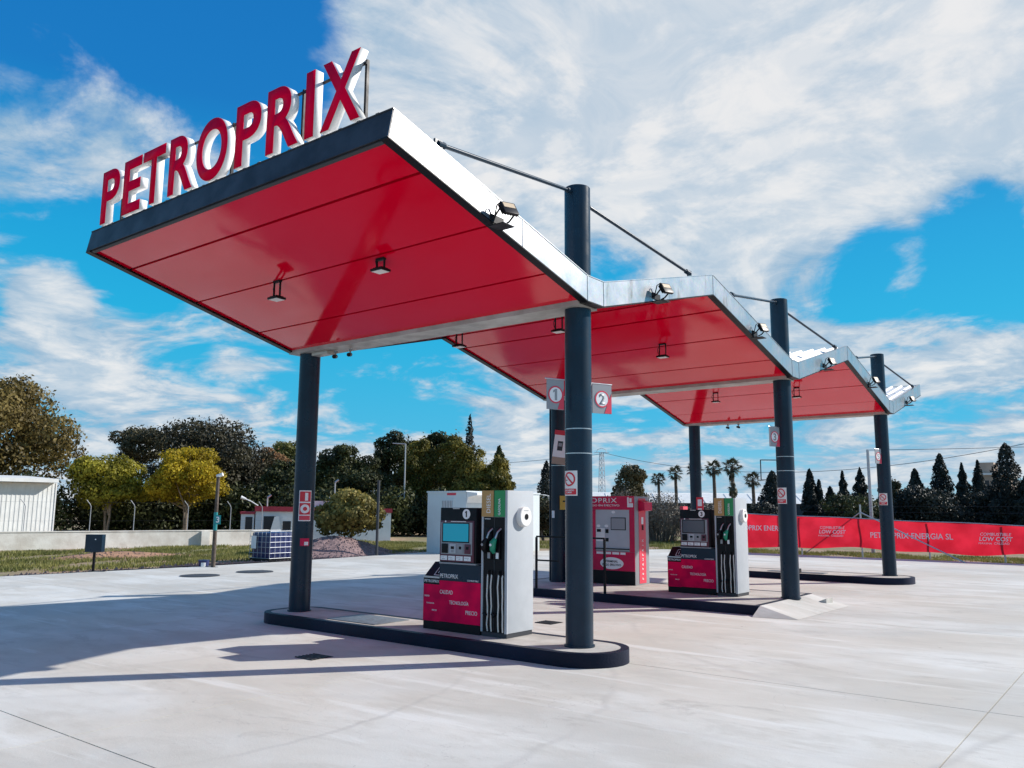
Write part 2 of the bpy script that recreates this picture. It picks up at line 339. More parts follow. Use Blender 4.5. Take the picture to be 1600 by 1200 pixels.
def number(body, m, parent, at, h, R=RF, ext=.002):
    if body == '1':
        pts = [(-.10,-.5),(.14,-.5),(.14,.5),(-.04,.5),(-.26,.34),(-.26,.16),(-.10,.26)]
        bm = bmesh.new(); prism(bm, [Vector((x*h,y*h,0)) for x, y in pts], (0,0,ext)); bm.transform(Matrix.Translation(at) @ R); return O('number', bm, m, parent, smooth=0)
    return text('number', body, m, parent, at, h=h, align='C', bold=.025, ext=ext, R=R)
def disc(at, r, R=RF, d=.002, n=28, sx=1.):
    bm = bmesh.new(); pts = [Vector((math.cos(2*math.pi*k/n)*r*sx, math.sin(2*math.pi*k/n)*r, 0)) for k in range(n)]
    prism(bm, pts, (0,0,d)); bm.transform(Matrix.Translation(at) @ R); return bm
def ringplate(at, r1, r0, R=RF, d=.002, n=28):
    bm = bmesh.new(); v = []
    for z in (0, d): v.append([[bm.verts.new((math.cos(2*math.pi*k/n)*r, math.sin(2*math.pi*k/n)*r, z)) for k in range(n)] for r in (r1, r0)])
    for k in range(n):
        j = (k+1)%n
        bm.faces.new((v[1][0][k],v[1][0][j],v[1][1][j],v[1][1][k])); bm.faces.new((v[0][0][k],v[0][0][j],v[1][0][j],v[1][0][k])); bm.faces.new((v[0][1][j],v[0][1][k],v[1][1][k],v[1][1][j]))
    bm.transform(Matrix.Translation(at) @ R); return bm
rng = random.Random(7)

# ------------------------------------------------------------------ ground and forecourt
gm = bmesh.new()
gv = [gm.verts.new(p) for p in ((-2500,-400,-.06),(2000,-400,-.06),(2000,3500,-.06),(-2500,3500,-.06))]; gm.faces.new(gv)
O('ground', gm, M['ground'], smooth=0, kind='structure')
OUT = [(-21.9,-8.0),(9.0,-8.0),(9.0,31.4),(-17.2,32.4),(-22.4,23.6),(-21.6,16.6),(-21.3,13.5)]
OUT = [(-22.6,-8.0),(9.0,-8.0),(9.0,31.2),(-16.9,32.3),(-22.3,23.4),(-21.5,16.4),(-21.4,13.2)]
def clip(poly, axis, lim, keep_less):
    out = []
    for i in range(len(poly)):
        a, b = poly[i], poly[(i+1)%len(poly)]
        ia = (a[axis] <= lim) if keep_less else (a[axis] >= lim); ib = (b[axis] <= lim) if keep_less else (b[axis] >= lim)
        if ia: out.append(a)
        if ia != ib:
            t = (lim-a[axis])/(b[axis]-a[axis]); out.append((a[0]+(b[0]-a[0])*t, a[1]+(b[1]-a[1])*t))
    return out
fc = bmesh.new(); fc.faces.new([fc.verts.new((x,y,-.012)) for x, y in OUT])
fore = O('concrete_forecourt', fc, M['filler'], smooth=0, kind='structure')
xs = [-1.3-5.1*k for k in range(5, -3, -1)]; xs = [-40.]+xs+[30.]; ys = [3.02+5.14*k for k in range(-2, 6)]; ys = [-30.]+ys+[60.]
for i in range(len(xs)-1):
    for j in range(len(ys)-1):
        p = OUT; g = .006
        for ax, lim, kl in ((0,xs[i]+g,False),(0,xs[i+1]-g,True),(1,ys[j]+g,False),(1,ys[j+1]-g,True)):
            p = clip(p, ax, lim, kl)
            if len(p) < 3: break
        if len(p) < 3: continue
        O('slab', P([(x,y,-.10) for x, y in p], (0,0,.10)), M['concrete'], fore, smooth=0)
# drain grates in the slab
for (x, y, l) in ((-7.62,6.22,'small dark square drain grate in front of the nearest island'),(-7.27,10.25,'small dark square drain grate behind the nearest pump')):
    r = E('drain_grate', (x,y,0), l, 'drain grate', 'drain grates in the forecourt')
    bm = B(x-.15,x+.15,y-.15,y+.15,.002,.005); O('plate', bm, M['black'], r)
    bm = bmesh.new(); [box(bm,x-.15,x+.15,y-.15+k*.05,y-.13+k*.05,.0052,.012) for k in range(6)]; O('grid', bm, M['iron'], r)
for (x, y, l) in ((-18.5,11.53,'dark round manhole cover nearer the blue cabinet'),(-18.6,13.15,'dark round manhole cover nearer the tank')):
    r = E('manhole_cover', (x,y,0), l, 'manhole cover', 'manhole covers in the forecourt')
    O('rim', ringplate((x,y,.003),.46,.40,Matrix.Identity(4),.012), M['iron'], r); O('lid', disc((x,y,.002),.40,Matrix.Identity(4),.010), M['iron'], r)

# ------------------------------------------------------------------ islands
def stadium(x0, x1, y0, y1, n=14, rl=None, rr=None):
    h = (y1-y0)/2; yc = (y0+y1)/2; rl = h if rl is None else rl; rr = h if rr is None else rr; pts = []
    for k in range(n+1):
        a = -math.pi/2+math.pi*k/n; s = 1 if a > 0 else -1
        pts.append((x1-rr+rr*math.cos(a), yc+(h-rr)*(1 if math.sin(a) > 0 else -1)+rr*math.sin(a)))
    for k in range(n+1):
        a = math.pi/2+math.pi*k/n
        pts.append((x0+rl+rl*math.cos(a), yc+(h-rl)*(1 if math.sin(a) > 0 else -1)+rl*math.sin(a)))
    return pts
def island(x0, x1, y0, y1, label, rl=None, rr=None):
    r = E('pump_island', ((x0+x1)/2,(y0+y1)/2,0), label, 'pump island', 'raised concrete pump islands')
    o = stadium(x0,x1,y0,y1,rl=rl,rr=rr); w = .09
    i = stadium(x0+w,x1-w,y0+w,y1-w,rl=None if rl is None else max(.02,rl-w),rr=None if rr is None else max(.02,rr-w))
    bm = bmesh.new(); n = len(o)
    a = [bm.verts.new((x,y,-.02)) for x,y in o]; b = [bm.verts.new((x,y,.142)) for x,y in o]
    b2 = [bm.verts.new((x*.985+ix*.015*1, y*.985+iy*.015, .15)) for (x,y),(ix,iy) in zip(o,i)]; c = [bm.verts.new((x,y,.15)) for x,y in i]; d = [bm.verts.new((x,y,.10)) for x,y in i]
    for k in range(n):
        j = (k+1)%n
        for p, q in ((a,b),(b,b2),(b2,c),(c,d)): bm.faces.new((p[k],p[j],q[j],q[k]))
    O('kerb', bm, M['kerb'], r)
    bm = bmesh.new(); prism(bm, [(x,y,.02) for x,y in i], (0,0,.127)); O('top', bm, M['islandtop'], r, smooth=0)
    return r
I1 = island(-10.62,-4.70,7.50,8.50,'nearest pump island with dark kerb and rounded ends',rl=.42)
I2 = island(-10.9,-5.22,13.10,15.75,'middle wide pump island carrying the red cash terminal',rl=.4,rr=.06)
I3 = island(-10.6,-4.66,20.45,21.75,'farthest pump island with dark kerb near the red banner')
# hatch plates on the islands
bm = B(-9.15,-8.2,7.66,8.30,.1485,.156,bev=.002); O('hatch_plate', bm, M['hatch'], I1)
bm = B(-8.0,-6.6,20.75,21.1,.1485,.16,bev=.002); O('hatch_plate', bm, M['hatch'], I3)
bm = B(-7.35,-7.15,20.62,20.8,.1485,.25,bev=.01); O('junction_box', bm, M['blackm'], I3)
# poured ramp at the end of the middle island and its broken kerb end
bm = bmesh.new()
v = [bm.verts.new(p) for p in ((-5.223,13.19,.1475),(-5.223,15.66,.1475),(-4.5,15.45,.003),(-4.55,13.0,.003),(-5.223,12.85,.003),(-5.223,15.86,.003))]
for f in ((0,3,2,1),(0,4,3),(1,2,5)): bm.faces.new([v[k] for k in f])
O('ramp', bm, M['concrete'], I2, smooth=0)
bm = bmesh.new(); prism(bm, [(-4.98,15.02,.05),(-4.78,15.10,.03),(-4.78,15.10,.14)], (.03,.25,0)); O('kerb_end', bm, M['islandtop'], I2, smooth=0)

# ------------------------------------------------------------------ canopy
XL, XR, Y1, PER, ZT = -10.165, -5.248, 7.986, 6.6825, 5.474
EL, ER = -10.417, -4.977
can = E('filling_station_canopy', (-7.7,14.6,0), 'zigzag fuel station canopy with glossy red underside on six dark columns', 'canopy')
YC = [Y1, Y1+PER, Y1+2*PER]
for y in YC:
    for x in (XL, XR):
        bm = bmesh.new(); tube(bm, [(x,y,.12),(x,y,ZT-.008),(x,y,ZT)], [.155,.155,.148], 40); c = O('column', bm, M['navy'], can)
        bm = bmesh.new(); tube(bm, [(x,y,.146),(x,y,.165)], .172, 40); O('base_collar', bm, M['navy'], c)
# profile of the underside: (y, z)
PR = [(4.63,4.812)]
for i in range(3): PR += [(7.78+i*PER,4.008),(8.13+i*PER,4.008),(11.21+i*PER,4.808)]
HF = .29
def fascia(x, sgn):
    for k in range(len(PR)-1):
        (ya,za),(yb,zb) = PR[k],PR[k+1]
        t0, t1 = HF, HF
        ya2 = ya+.05 if k == 0 else ya
        pts = [(x,ya,za),(x,yb,zb),(x,yb,zb+t1),(x,ya2,za+(t0 if k else .265))]
        f = O('fascia_panel', P(pts, (-sgn*.012,0,0)), M['galv'], can, smooth=0)
        # folded lip along the lower and upper edge
        lip = P([(x+sgn*.004,ya,za-.002),(x+sgn*.004,yb,zb-.002),(x+sgn*.004,yb,zb-.016),(x+sgn*.004,ya,za-.016)], (-sgn*.10,0,0)); O('lower_lip', lip, M['black'], f, smooth=0)
        cap = P([(x+sgn*.006,ya2,za+t0-(.024 if k == 0 else 0)+.001),(x+sgn*.006,yb,zb+t1+.001),(x+sgn*.006,yb,zb+t1+.010),(x+sgn*.006,ya2,za+t0-(.024 if k == 0 else 0)+.010)], (-sgn*.06,0,0)); O('cap_flashing', cap, M['galv'], f, smooth=0)
fascia(ER, 1); fascia(EL, -1)
# seam covers at folds and mid-joints on the right-hand fascia
for (y, z) in [(p[0],p[1]) for p in PR[1:-1]] + [(6.55,4.812-(6.55-4.63)*.2552)]:
    O('seam_strip', B(ER+.001,ER+.005,y-.006,y+.006,z+.004,z+HF-.004), M['steel'], can, smooth=0)
# front and rear fascia
M['fasciadark'] = mat('dark_fascia', (.044,.047,.055), .42, spec=.3, col2=(.020,.024,.032), vscale=2.6)
O('front_fascia', P([(EL,4.63,4.812),(EL,4.68,5.077),(EL,4.70,5.077),(EL,4.65,4.812)], (ER-EL,0,0)), M['fasciadark'], can, smooth=0)
O('front_lip', P([(EL+.02,4.651,4.795),(EL+.02,4.69,4.785),(EL+.02,4.693,4.80),(EL+.02,4.654,4.811)], (ER-EL-.04,0,0)), M['darkgrey'], can, smooth=0)
O('front_cap', P([(EL,4.674,5.079),(EL,4.80,5.048),(EL,4.80,5.058),(EL,4.674,5.089)], (ER-EL,0,0)), M['darkgrey'], can, smooth=0)
ye, ze = PR[-1]; O('rear_fascia', B(EL,ER,ye,ye+.012,ze,ze+HF), M['galv'], can, smooth=0)
# soffit panels: long glossy boards with open joints
def soffit(ya, za, yb, zb, cuts):
    dy, dz = yb-ya, zb-za; ln = math.hypot(dy,dz); u = Vector((0,dy/ln,dz/ln)); n = Vector((0,-u.z,u.y))
    if n.z > 0: n = -n
    e = [0.]+cuts+[1.]
    for k in range(len(e)-1):
        a = Vector((0,ya,za+.016))+u*(e[k]*ln+.016); b = Vector((0,ya,za+.016))+u*(e[k+1]*ln-.016)
        j1, j2 = rng.uniform(-.004,.004), rng.uniform(-.004,.004)
        pts = [Vector((EL+.085,a.y,a.z))+n*j1, Vector((EL+.085,b.y,b.z))+n*j2, Vector((ER-.085,b.y,b.z))+n*(j2+rng.uniform(-.003,.003)), Vector((ER-.085,a.y,a.z))+n*(j1+rng.uniform(-.003,.003))]
        bm = bmesh.new(); prism(bm, pts, -n*.035); O('soffit_panel', bm, M['soffit'], can, smooth=0)
    # dark carrier above the joints
    p = [Vector((EL+.03,ya,za))-n*.062, Vector((EL+.03,yb,zb))-n*.062, Vector((ER-.03,yb,zb))-n*.062, Vector((ER-.03,ya,za))-n*.062]
    O('carrier_sheet', P(p, -n*.02), M['darkgrey'], can, smooth=0)
for k in range(len(PR)-1):
    (ya,za),(yb,zb) = PR[k],PR[k+1]
    if za == zb: continue
    if k == 0: soffit(ya+.06,za-.0155,yb,zb,[.155,.465,.79])
    elif zb < za: soffit(ya+.02,za-.005,yb,zb,[.16,.46,.775])
    else: soffit(ya,za,yb-.02,zb-.005,[.225,.54,.845])
# gutters: pale sheet troughs along the three valleys
for i in range(3):
    g0, g1 = 7.78+i*PER, 8.13+i*PER
    bm = bmesh.new(); box(bm, EL+.02, ER-.11, g0-.02, g1+.02, 3.972, 3.99); box(bm, EL+.02, ER-.11, g0-.02, g0, 3.99, 4.06); box(bm, EL+.02, ER-.11, g1, g1+.02, 3.99, 4.06)
    gt = O('gutter', bm, M['gutterw'], can, smooth=0)
    for x in (EL+1.8, EL+3.6): O('joint_strip', B(x-.004,x+.004,g0-.021,g1+.021,3.9705,3.9719), M['midgrey'], gt, smooth=0)
# ribbed roof sheets
def roofsheet(ya, za, yb, zb):
    bm = bmesh.new(); x = EL+.03; prof = []
    while x < ER-.27:
        prof += [(x,0),(x+.13,0),(x+.155,.04),(x+.20,.04),(x+.225,0)]; x += .25
    prof.append((ER-.03,0)); A = [bm.verts.new((px,ya,za+HF-.02+pz)) for px,pz in prof]; Bv = [bm.verts.new((px,yb,zb+HF-.02+pz)) for px,pz in prof]
    for k in range(len(prof)-1): bm.faces.new((A[k],A[k+1],Bv[k+1],Bv[k]))
    O('roof_sheet', bm, M['white'], can, smooth=0)
for k in range(len(PR)-1):
    (ya,za),(yb,zb) = PR[k],PR[k+1]
    if za != zb: roofsheet(ya+(.08 if k == 0 else .01),za,yb-.01,zb)
# tie rods from the column heads to the roof, each with clevis ends
for i, y in enumerate(YC):
    for x in (XL, XR):
        for s, ax, zz, far in ((-1,.15,5.40,-2.70),(1,.15,5.33,2.50)):
            a = Vector((x,y+s*ax,zz)); yb_ = y+far; xe = ER-.03 if x == XR else EL+.03
            kk = [k for k in range(len(PR)-1) if PR[k][0] <= yb_ <= PR[k+1][0]][0]; f_ = (yb_-PR[kk][0])/(PR[kk+1][0]-PR[kk][0]); zr = PR[kk][1]+(PR[kk+1][1]-PR[kk][1])*f_+HF
            b = Vector((xe,yb_,zr+.05)); d = (b-a).normalized()
            ro = O('tie_rod', T([a,b], .022, 12), M['navy'], can)
            bm = bmesh.new(); tube(bm, [a-d*.02,a+d*.09], .034, 10); box(bm, a.x-.012,a.x+.012,min(a.y,y),max(a.y,y)+.0,a.z-.05,a.z+.05); O('clevis', bm, M['navy'], ro)
            bm = bmesh.new(); tube(bm, [b-d*.09,b+d*.01], .034, 10); box(bm, b.x-.012,b.x+.012,b.y-.05,b.y+.05,zr-.01,zr+.09); O('clevis', bm, M['navy'], ro)
# steel banding straps round the columns
for (x, y, z) in ((XR,YC[0],2.28),(XR,YC[0],2.56),(XR,YC[1],2.35),(XR,YC[1],2.60),(XL,YC[1],2.57)):
    bm = bmesh.new(); tube(bm, [(x,y,z-.006),(x,y,z+.006)], .1575, 40); O('strap', bm, M['steel'], can)

# ------------------------------------------------------------------ roof sign
sg = E('roof_sign', (-7.86,4.75,5.09), 'big red PETROPRIX letters with white sides standing on the canopy front edge', 'sign')
LET = [('P',-10.275,-9.835,0),('E',-9.735,-9.31,0),('T',-9.285,-8.785,0),('R',-8.69,-8.185,0),('O',-8.125,-7.53,.012),('P',-7.385,-6.945,0),('R',-6.845,-6.325,0),('I',-6.23,-6.095,0),('X',-5.995,-5.44,0)]
for ch, x0, x1, ov in LET:
    z0, z1 = 5.150-ov, 5.838+ov
    bo = text('letter', ch, M['white'], sg, (x0,4.80,z0), w=x1-x0, h=z1-z0, bold=.022, ext=.094, res=10)
    bo['label'] = f'channel letter {ch} with red face and white side'
    text('letter_face', ch, M['letter'], bo, (x0+.002,4.7055,z0+.002), w=x1-x0-.004, h=z1-z0-.004, bold=.0215, ext=.004, res=10)
for x in (-9.98,-8.78,-7.62,-6.42,-5.50): O('post', B(x-.014,x+.014,4.815,4.845,5.03,5.78), M['blackm'], sg)
for z in (5.74,): O('rail', B(-10.2,-5.48,4.802,4.814,z-.014,z+.014), M['blackm'], sg)

# ------------------------------------------------------------------ floodlights and cameras
FG = 'black floodlights on the canopy'
def soffit_lamp(x, y, zs, label, h=.21):
    r = E('floodlight', (x,y,zs), label, 'floodlight', FG)
    bm = bmesh.new()
    for s in (-1,1): box(bm, x+s*.06-.005,x+s*.06+.005,y-.012,y+.012,zs-h,zs+.02)
    box(bm, x-.066,x+.066,y-.02,y+.02,zs-.008,zs+.02); O('bracket', bm, M['blackm'], r)
    bm = bmesh.new(); box(bm, x-.09,x+.09,y-.075,y+.075,zs-h-.028,zs-h,bev=.005)
    for k in range(5): box(bm, x-.06+k*.03-.004,x-.06+k*.03+.004,y-.055,y+.055,zs-h,zs-h+.015)
    O('housing', bm, M['black'], r)
    O('lens', B(x-.078,x+.078,y-.062,y+.062,zs-h-.032,zs-h-.0282), M['lens'], r)
    O('cable', T([(x-.05,y+.02,zs-h+.01),(x-.10,y+.03,zs-h+.06),(x-.11,y+.02,zs-h+.13),(x-.04,y,zs-.0)], .006, 6), M['black'], r)
def zs_at(y):
    for k in range(len(PR)-1):
        if PR[k][0] <= y <= PR[k+1][0]: return PR[k][1]+(PR[k+1][1]-PR[k][1])*(y-PR[k][0])/(PR[k+1][0]-PR[k][0])
for x, y, l in [(-8.5,6.12,'black floodlight hanging under the front red slope, left of the two'),(-6.72,6.2,'black floodlight hanging under the front red slope, right of the two'),
                (-8.56,9.62,'black floodlight against the sky just behind the front gutter'),(-6.72,9.72,'black floodlight half hidden behind the nearest right column'),
                (-6.56,12.62,'black floodlight hanging under the second red slope'),(-8.5,19.1,'black floodlight under the third red slope, left one'),(-6.53,19.2,'black floodlight under the third red slope, right one')]:
    soffit_lamp(x, y, zs_at(y)+.005, l, .11 if (x, y) == (-6.72,6.2) else .20)
def fascia_lamp(y, label, k):
    zb = zs_at(y); x = ER; r = E('floodlight', (x,y,zb+.1), label, 'floodlight', FG)
    bm = bmesh.new(); box(bm, x-.03,x+.16,y-.09,y+.09,zb-.030,zb-.022); box(bm, x+.003,x+.012,y-.10,y+.10,zb+.01,zb+.09); O('base_plate', bm, M['blackm'], r)
    bm = bmesh.new()
    for s in (-1,1): tube(bm, [(x+.02,y+s*.10,zb+.03),(x+.07,y+s*.11,zb+.05),(x+.13,y+s*.115,zb+.11)], .010, 6)
    O('bracket', bm, M['blackm'], r)
    Rm = Matrix.Translation((x+.155,y,zb+.135)) @ Matrix.Rotation(rad(-28), 4, 'Y') @ Matrix.Rotation(rad(-12), 4, 'Z')
    bm = bmesh.new(); box(bm, -.02,.018,-.092,.092,-.072,.072,bev=.006)
    for q in range(6): box(bm, -.036,-.02,-.09+q*.036-.004,-.09+q*.036+.004,-.06,.06)
    bm.transform(Rm); O('housing', bm, M['black'], r)
    bm = bmesh.new(); box(bm, .0182,.021,-.074,.074,.0,.058); bm.transform(Rm); O('lens', bm, M['amber'], r)
    O('cable', T([(x+.13,y-.03,zb+.15),(x+.09,y-.05,zb+.21),(x+.05,y-.06,zb+.18),(x+.01,y-.05,zb+.06)], .007, 6), M['black'], r)
for i, (y, l) in enumerate([(6.12,'black floodlight on the bare metal edge of the front slope'),(9.42,'black floodlight on the metal edge left of the second peak'),(12.76,'black floodlight on the metal edge right of the second peak'),(16.3,'black floodlight on the metal edge left of the third peak'),(19.45,'black floodlight in front of the farthest right column'),(22.9,'black floodlight on the last upturned metal edge')]):
    fascia_lamp(y, l, i)
for x, y, l in [(-9.52,7.95,'small dark security camera under the front gutter, left one'),(-9.22,7.97,'small dark security camera under the front gutter, right one'),(-9.15,21.3,'small dark security camera under the last gutter, left one'),(-8.85,21.3,'small dark security camera under the last gutter, right one')]:
    r = E('security_camera', (x,y,3.955), l, 'camera', 'security cameras under the gutters')
    bm = bmesh.new(); tube(bm, [(x,y,3.957),(x,y,3.93)], .03, 12); tube(bm, [(x,y,3.93),(x+.02,y-.03,3.89)], .012, 8); O('mount', bm, M['midgrey'], r)
    O('body', T([(x-.05,y+.04,3.885),(x+.05,y-.08,3.855)], .03, 12), M['black'], r)
bm = B(-9.98,-9.62,7.86,8.02,3.92,3.9715,bev=.01); O('emergency_light', bm, M['lens'], tag=None) if False else tag(O('emergency_light', bm, M['gutterw']), 'flat pale box light under the gutter beside the front left column', 'lamp')

# ------------------------------------------------------------------ signs on the columns
def plate(name, x0, x1, y, z0, z1, m, par, t=.004): return O(name, B(x0,x1,y-t,y,z0,z1), m, par, smooth=0)
def curved(x, y, rr, a0, a1, z0, z1, n=10, t=.003):
    """sheet wrapped on a column, angles in degrees from -Y towards +X"""
    bm = bmesh.new(); ring = []
    for k in range(n+1):
        a = rad(a0+(a1-a0)*k/n); d = Vector((math.sin(a),-math.cos(a),0)); ring.append([bm.verts.new(Vector((x,y,z))+d*(rr+q)) for z in (z0,z1) for q in (0,t)])
    for k in range(n):
        a, b = ring[k], ring[k+1]
        for f in ((1,3),(0,1),(2,3)):
            bm.faces.new((a[f[0]],b[f[0]],b[f[1]],a[f[1]]))
    return bm
def nosmoke(x, y, zc, a, label):
    """no smoking plate bent round the column, centre angle a"""
    r = E('no_smoking_sign', (x,y,zc), label, 'sign', 'no smoking plates on the columns')
    w = 38
    O('plate', curved(x,y,.156,a-w,a+w,zc-.14,zc+.14), M['white'], r)
    O('red_footer', curved(x,y,.1595,a-w+5,a+w-5,zc-.128,zc-.062,t=.001), M['brightred'], r)
    Rz = Matrix.Rotation(rad(a), 4, 'Z') @ RF
    def wrap(bm, rad_=.1607):
        for v in bm.verts:
            th = v.co.x/.156+rad(a); rr = rad_+v.co.z; v.co = Vector((x+math.sin(th)*rr, y-math.cos(th)*rr, zc+v.co.y))
        return bm
    bm = bmesh.new(); n = 30; vi = []
    for k in range(n):
        t_ = 2*math.pi*k/n; vi.append([bm.verts.new((math.cos(t_)*q, .045+math.sin(t_)*q, .001)) for q in (.080,.062)])
    for k in range(n): bm.faces.new((vi[k][0],vi[(k+1)%n][0],vi[(k+1)%n][1],vi[k][1]))
    O('red_ring', wrap(bm), M['brightred'], r)
    bm = bmesh.new(); c, s = math.cos(rad(-45)), math.sin(rad(-45)); vv = []
    for k in range(5):
        q = -.066+k*.033
        vv.append([bm.verts.new((q*c-e*s, .045+q*s+e*c, .0014)) for e in (-.009,.009)])
    for k in range(4): bm.faces.new((vv[k][0],vv[k+1][0],vv[k+1][1],vv[k][1]))
    O('slash', wrap(bm), M['brightred'], r)
    bm = bmesh.new(); box(bm, -.045,.02,.028,.040,.0,.0006); O('cigarette', wrap(bm), M['black'], r)
    for q, tx in ((-.088,'PROHIBIDO'),(-.112,'FUMAR')):
        me = textmesh(tx, .02); bm = bmesh.new(); bm.from_mesh(me); bpy.data.meshes.remove(me); xsv = [v.co.x for v in bm.verts]; wd = max(xsv)-min(xsv); sc = .017/.7
        for v in bm.verts: v.co = Vector(((v.co.x-min(xsv)-wd/2)*sc, q+v.co.y*sc, 0))
        O('lettering', wrap(bm, .1612), M['print'], r, smooth=0)
nosmoke(XR, YC[0], 1.942, -10, 'white and red no smoking plate on the nearest right column')
nosmoke(XR, YC[1], 1.912, -18, 'white and red no smoking plate on the middle right column')
nosmoke(XR, YC[2], 1.94, -8, 'white and red no smoking plate on the farthest right column')
# pump number flags
def flag(x, y, z, num, ang, label, w=.27, h=.34):
    r = E('number_flag', (x,y,z), label, 'sign', 'pump number flags on the columns')
    A = Matrix.Translation((x,y,z)) @ Matrix.Rotation(rad(ang), 4, 'Z')
    def add(nm, bm, m): bm.transform(A); return O(nm, bm, m, r, smooth=0)
    add('panel', B(.0,w,-.006,.006,-h/2,h/2), M['midgrey'], )
    add('bar', T([(-.02,0,h/2+.01),(w+.01,0,h/2+.01)], .008, 8), M['steel'])
    bm = P([(w*.62,-.0095,-h/2+.004),(w-.002,-.0095,-h/2+.004),(w-.002,-.0095,h/2-.10)], (0,.003,0)); add('red_corner', bm, M['pinkr'])
    add('red_ring', ringplate((w*.5,-.0075,0), .100, .084, RF, .003), M['pinkr'])
    add('white_disc', disc((w*.5,-.0065,0), .084, RF, .003), M['print'])
    t = number(num, M['midgrey'], None, (0,0,0), .13); t.parent = r; t.matrix_parent_inverse = Matrix.Translation(-r.location)
    t.data.transform(A @ Matrix.Translation((w*.5,-.0098,0)))
flag(XR-.15, YC[0]-.42, 2.94, '1', 68, 'tilted grey number 1 flag on the nearest right column', w=.23)
flag(XR+.10, YC[0]+.14, 2.93, '2', 66, 'grey number 2 flag on the nearest right column')
flag(XR-.12, YC[1]-.40, 2.94, '3', 70, 'grey number 3 flag on the middle right column', w=.26)
flag(XR-.07, YC[2]-.42, 2.95, '5', 72, 'small grey number flag on the farthest right column', w=.24)
# fire extinguisher and hose plates on the front left column
r = E('fire_sign', (XL,YC[0],1.68), 'pair of red fire equipment plates on the front left column', 'sign')
a0, a1 = 25, 92
O('backing', curved(XL,YC[0],.156,a0,a1,1.45,1.90), M['print'], r)
O('extinguisher_plate', curved(XL,YC[0],.1595,a0+4,a1-4,1.735,1.885,t=.001), M['brightred'], r)
O('hose_plate', curved(XL,YC[0],.1595,a0+4,a1-4,1.545,1.715,t=.001), M['brightred'], r)
O('caption_plate', curved(XL,YC[0],.1595,a0+4,a1-4,1.465,1.530,t=.001), M['pinkr'], r)
am = (a0+a1)/2
O('extinguisher_symbol', curved(XL,YC[0],.1610,am-2,am+14,1.75,1.865,t=.001), M['print'], r)
def wrapdisc(r1, r0, zc, m, nm):
    bm = bmesh.new(); n = 24; vi = []
    for k in range(n):
        t_ = 2*math.pi*k/n; q = []
        for rr in (r1, max(r0,.001)):
            th = math.cos(t_)*rr/.156+rad(am); q.append(bm.verts.new((XL+math.sin(th)*.1625, YC[0]-math.cos(th)*.1625, zc+math.sin(t_)*rr)))
        vi.append(q)
    for k in range(n): bm.faces.new((vi[k][0],vi[(k+1)%n][0],vi[(k+1)%n][1],vi[k][1]))
    O(nm, bm, m, r)
wrapdisc(.066,.030,1.63,M['print'],'reel_ring'); 
r = E('fire_sticker', (XL,YC[0],1.15), 'small red square sticker low on the front left column', 'sticker')
O('backing', curved(XL,YC[0],.156,40,90,1.09,1.20), M['red'], r); O('symbol', curved(XL,YC[0],.1595,62,84,1.10,1.15,t=.001), M['print'], r)
# poster and stickers on the middle left column, red plate on the far left one
r = E('poster_flag', (XL+.1,YC[1]-.2,2.96), 'tilted poster with red heading strapped to the middle left column', 'poster')
A = Matrix.Translation((XL+.02,YC[1]-.20,2.96)) @ Matrix.Rotation(rad(12), 4, 'Z') @ Matrix.Rotation(rad(8), 4, 'Y')
for nm, bm, m in (('sheet',B(0,.36,-.004,.004,-.35,.27),M['print']),('heading',B(-.01,.38,-.009,-.005,.27,.37),M['brightred']),('picture',B(.09,.21,-.0065,-.0045,-.06,.14),M['darkgrey']),('picture_inset',B(.11,.19,-.008,-.0066,.03,.10),M['midgrey']),('lower_band',B(.0,.36,-.0065,-.0045,-.35,-.20),M['tan'])):
    bm.transform(A); O(nm, bm, m, r, smooth=0)
r = E('yellow_notice', (XL+.25,YC[1]-.17,1.78), 'yellow notice plate on the middle left column', 'notice')
O('plate', B(XL+.16,XL+.40,YC[1]-.17,YC[1]-.165,1.64,1.93), M['yellow'], r, smooth=0); O('symbol', B(XL+.24,XL+.36,YC[1]-.173,YC[1]-.1705,1.80,1.83), M['black'], r, smooth=0)
tag(O('notice_sticker', curved(XL,YC[1],.156,-22,6,1.47,1.62), M['print']), 'small white sticker low on the middle left column', 'sticker')
r = E('red_plate', (XL,YC[2],1.8), 'narrow red and white plate on the farthest left column above the second pump', 'sign')
O('plate', B(XL+.10,XL+.30,YC[2]-.20,YC[2]-.19,1.52,2.0), M['brightred'], r, smooth=0); O('inset', B(XL+.14,XL+.26,YC[2]-.203,YC[2]-.2005,1.60,1.70), M['print'], r, smooth=0); O('upper_inset', B(XL+.14,XL+.26,YC[2]-.203,YC[2]-.2005,1.76,1.94), M['print'], r, smooth=0)
bm = bmesh.new(); tube(bm, [(XL-.165,YC[1]-.06,.16),(XL-.165,YC[1]-.06,3.95)], .02, 8); O('downpipe', bm, M['navy'], can)

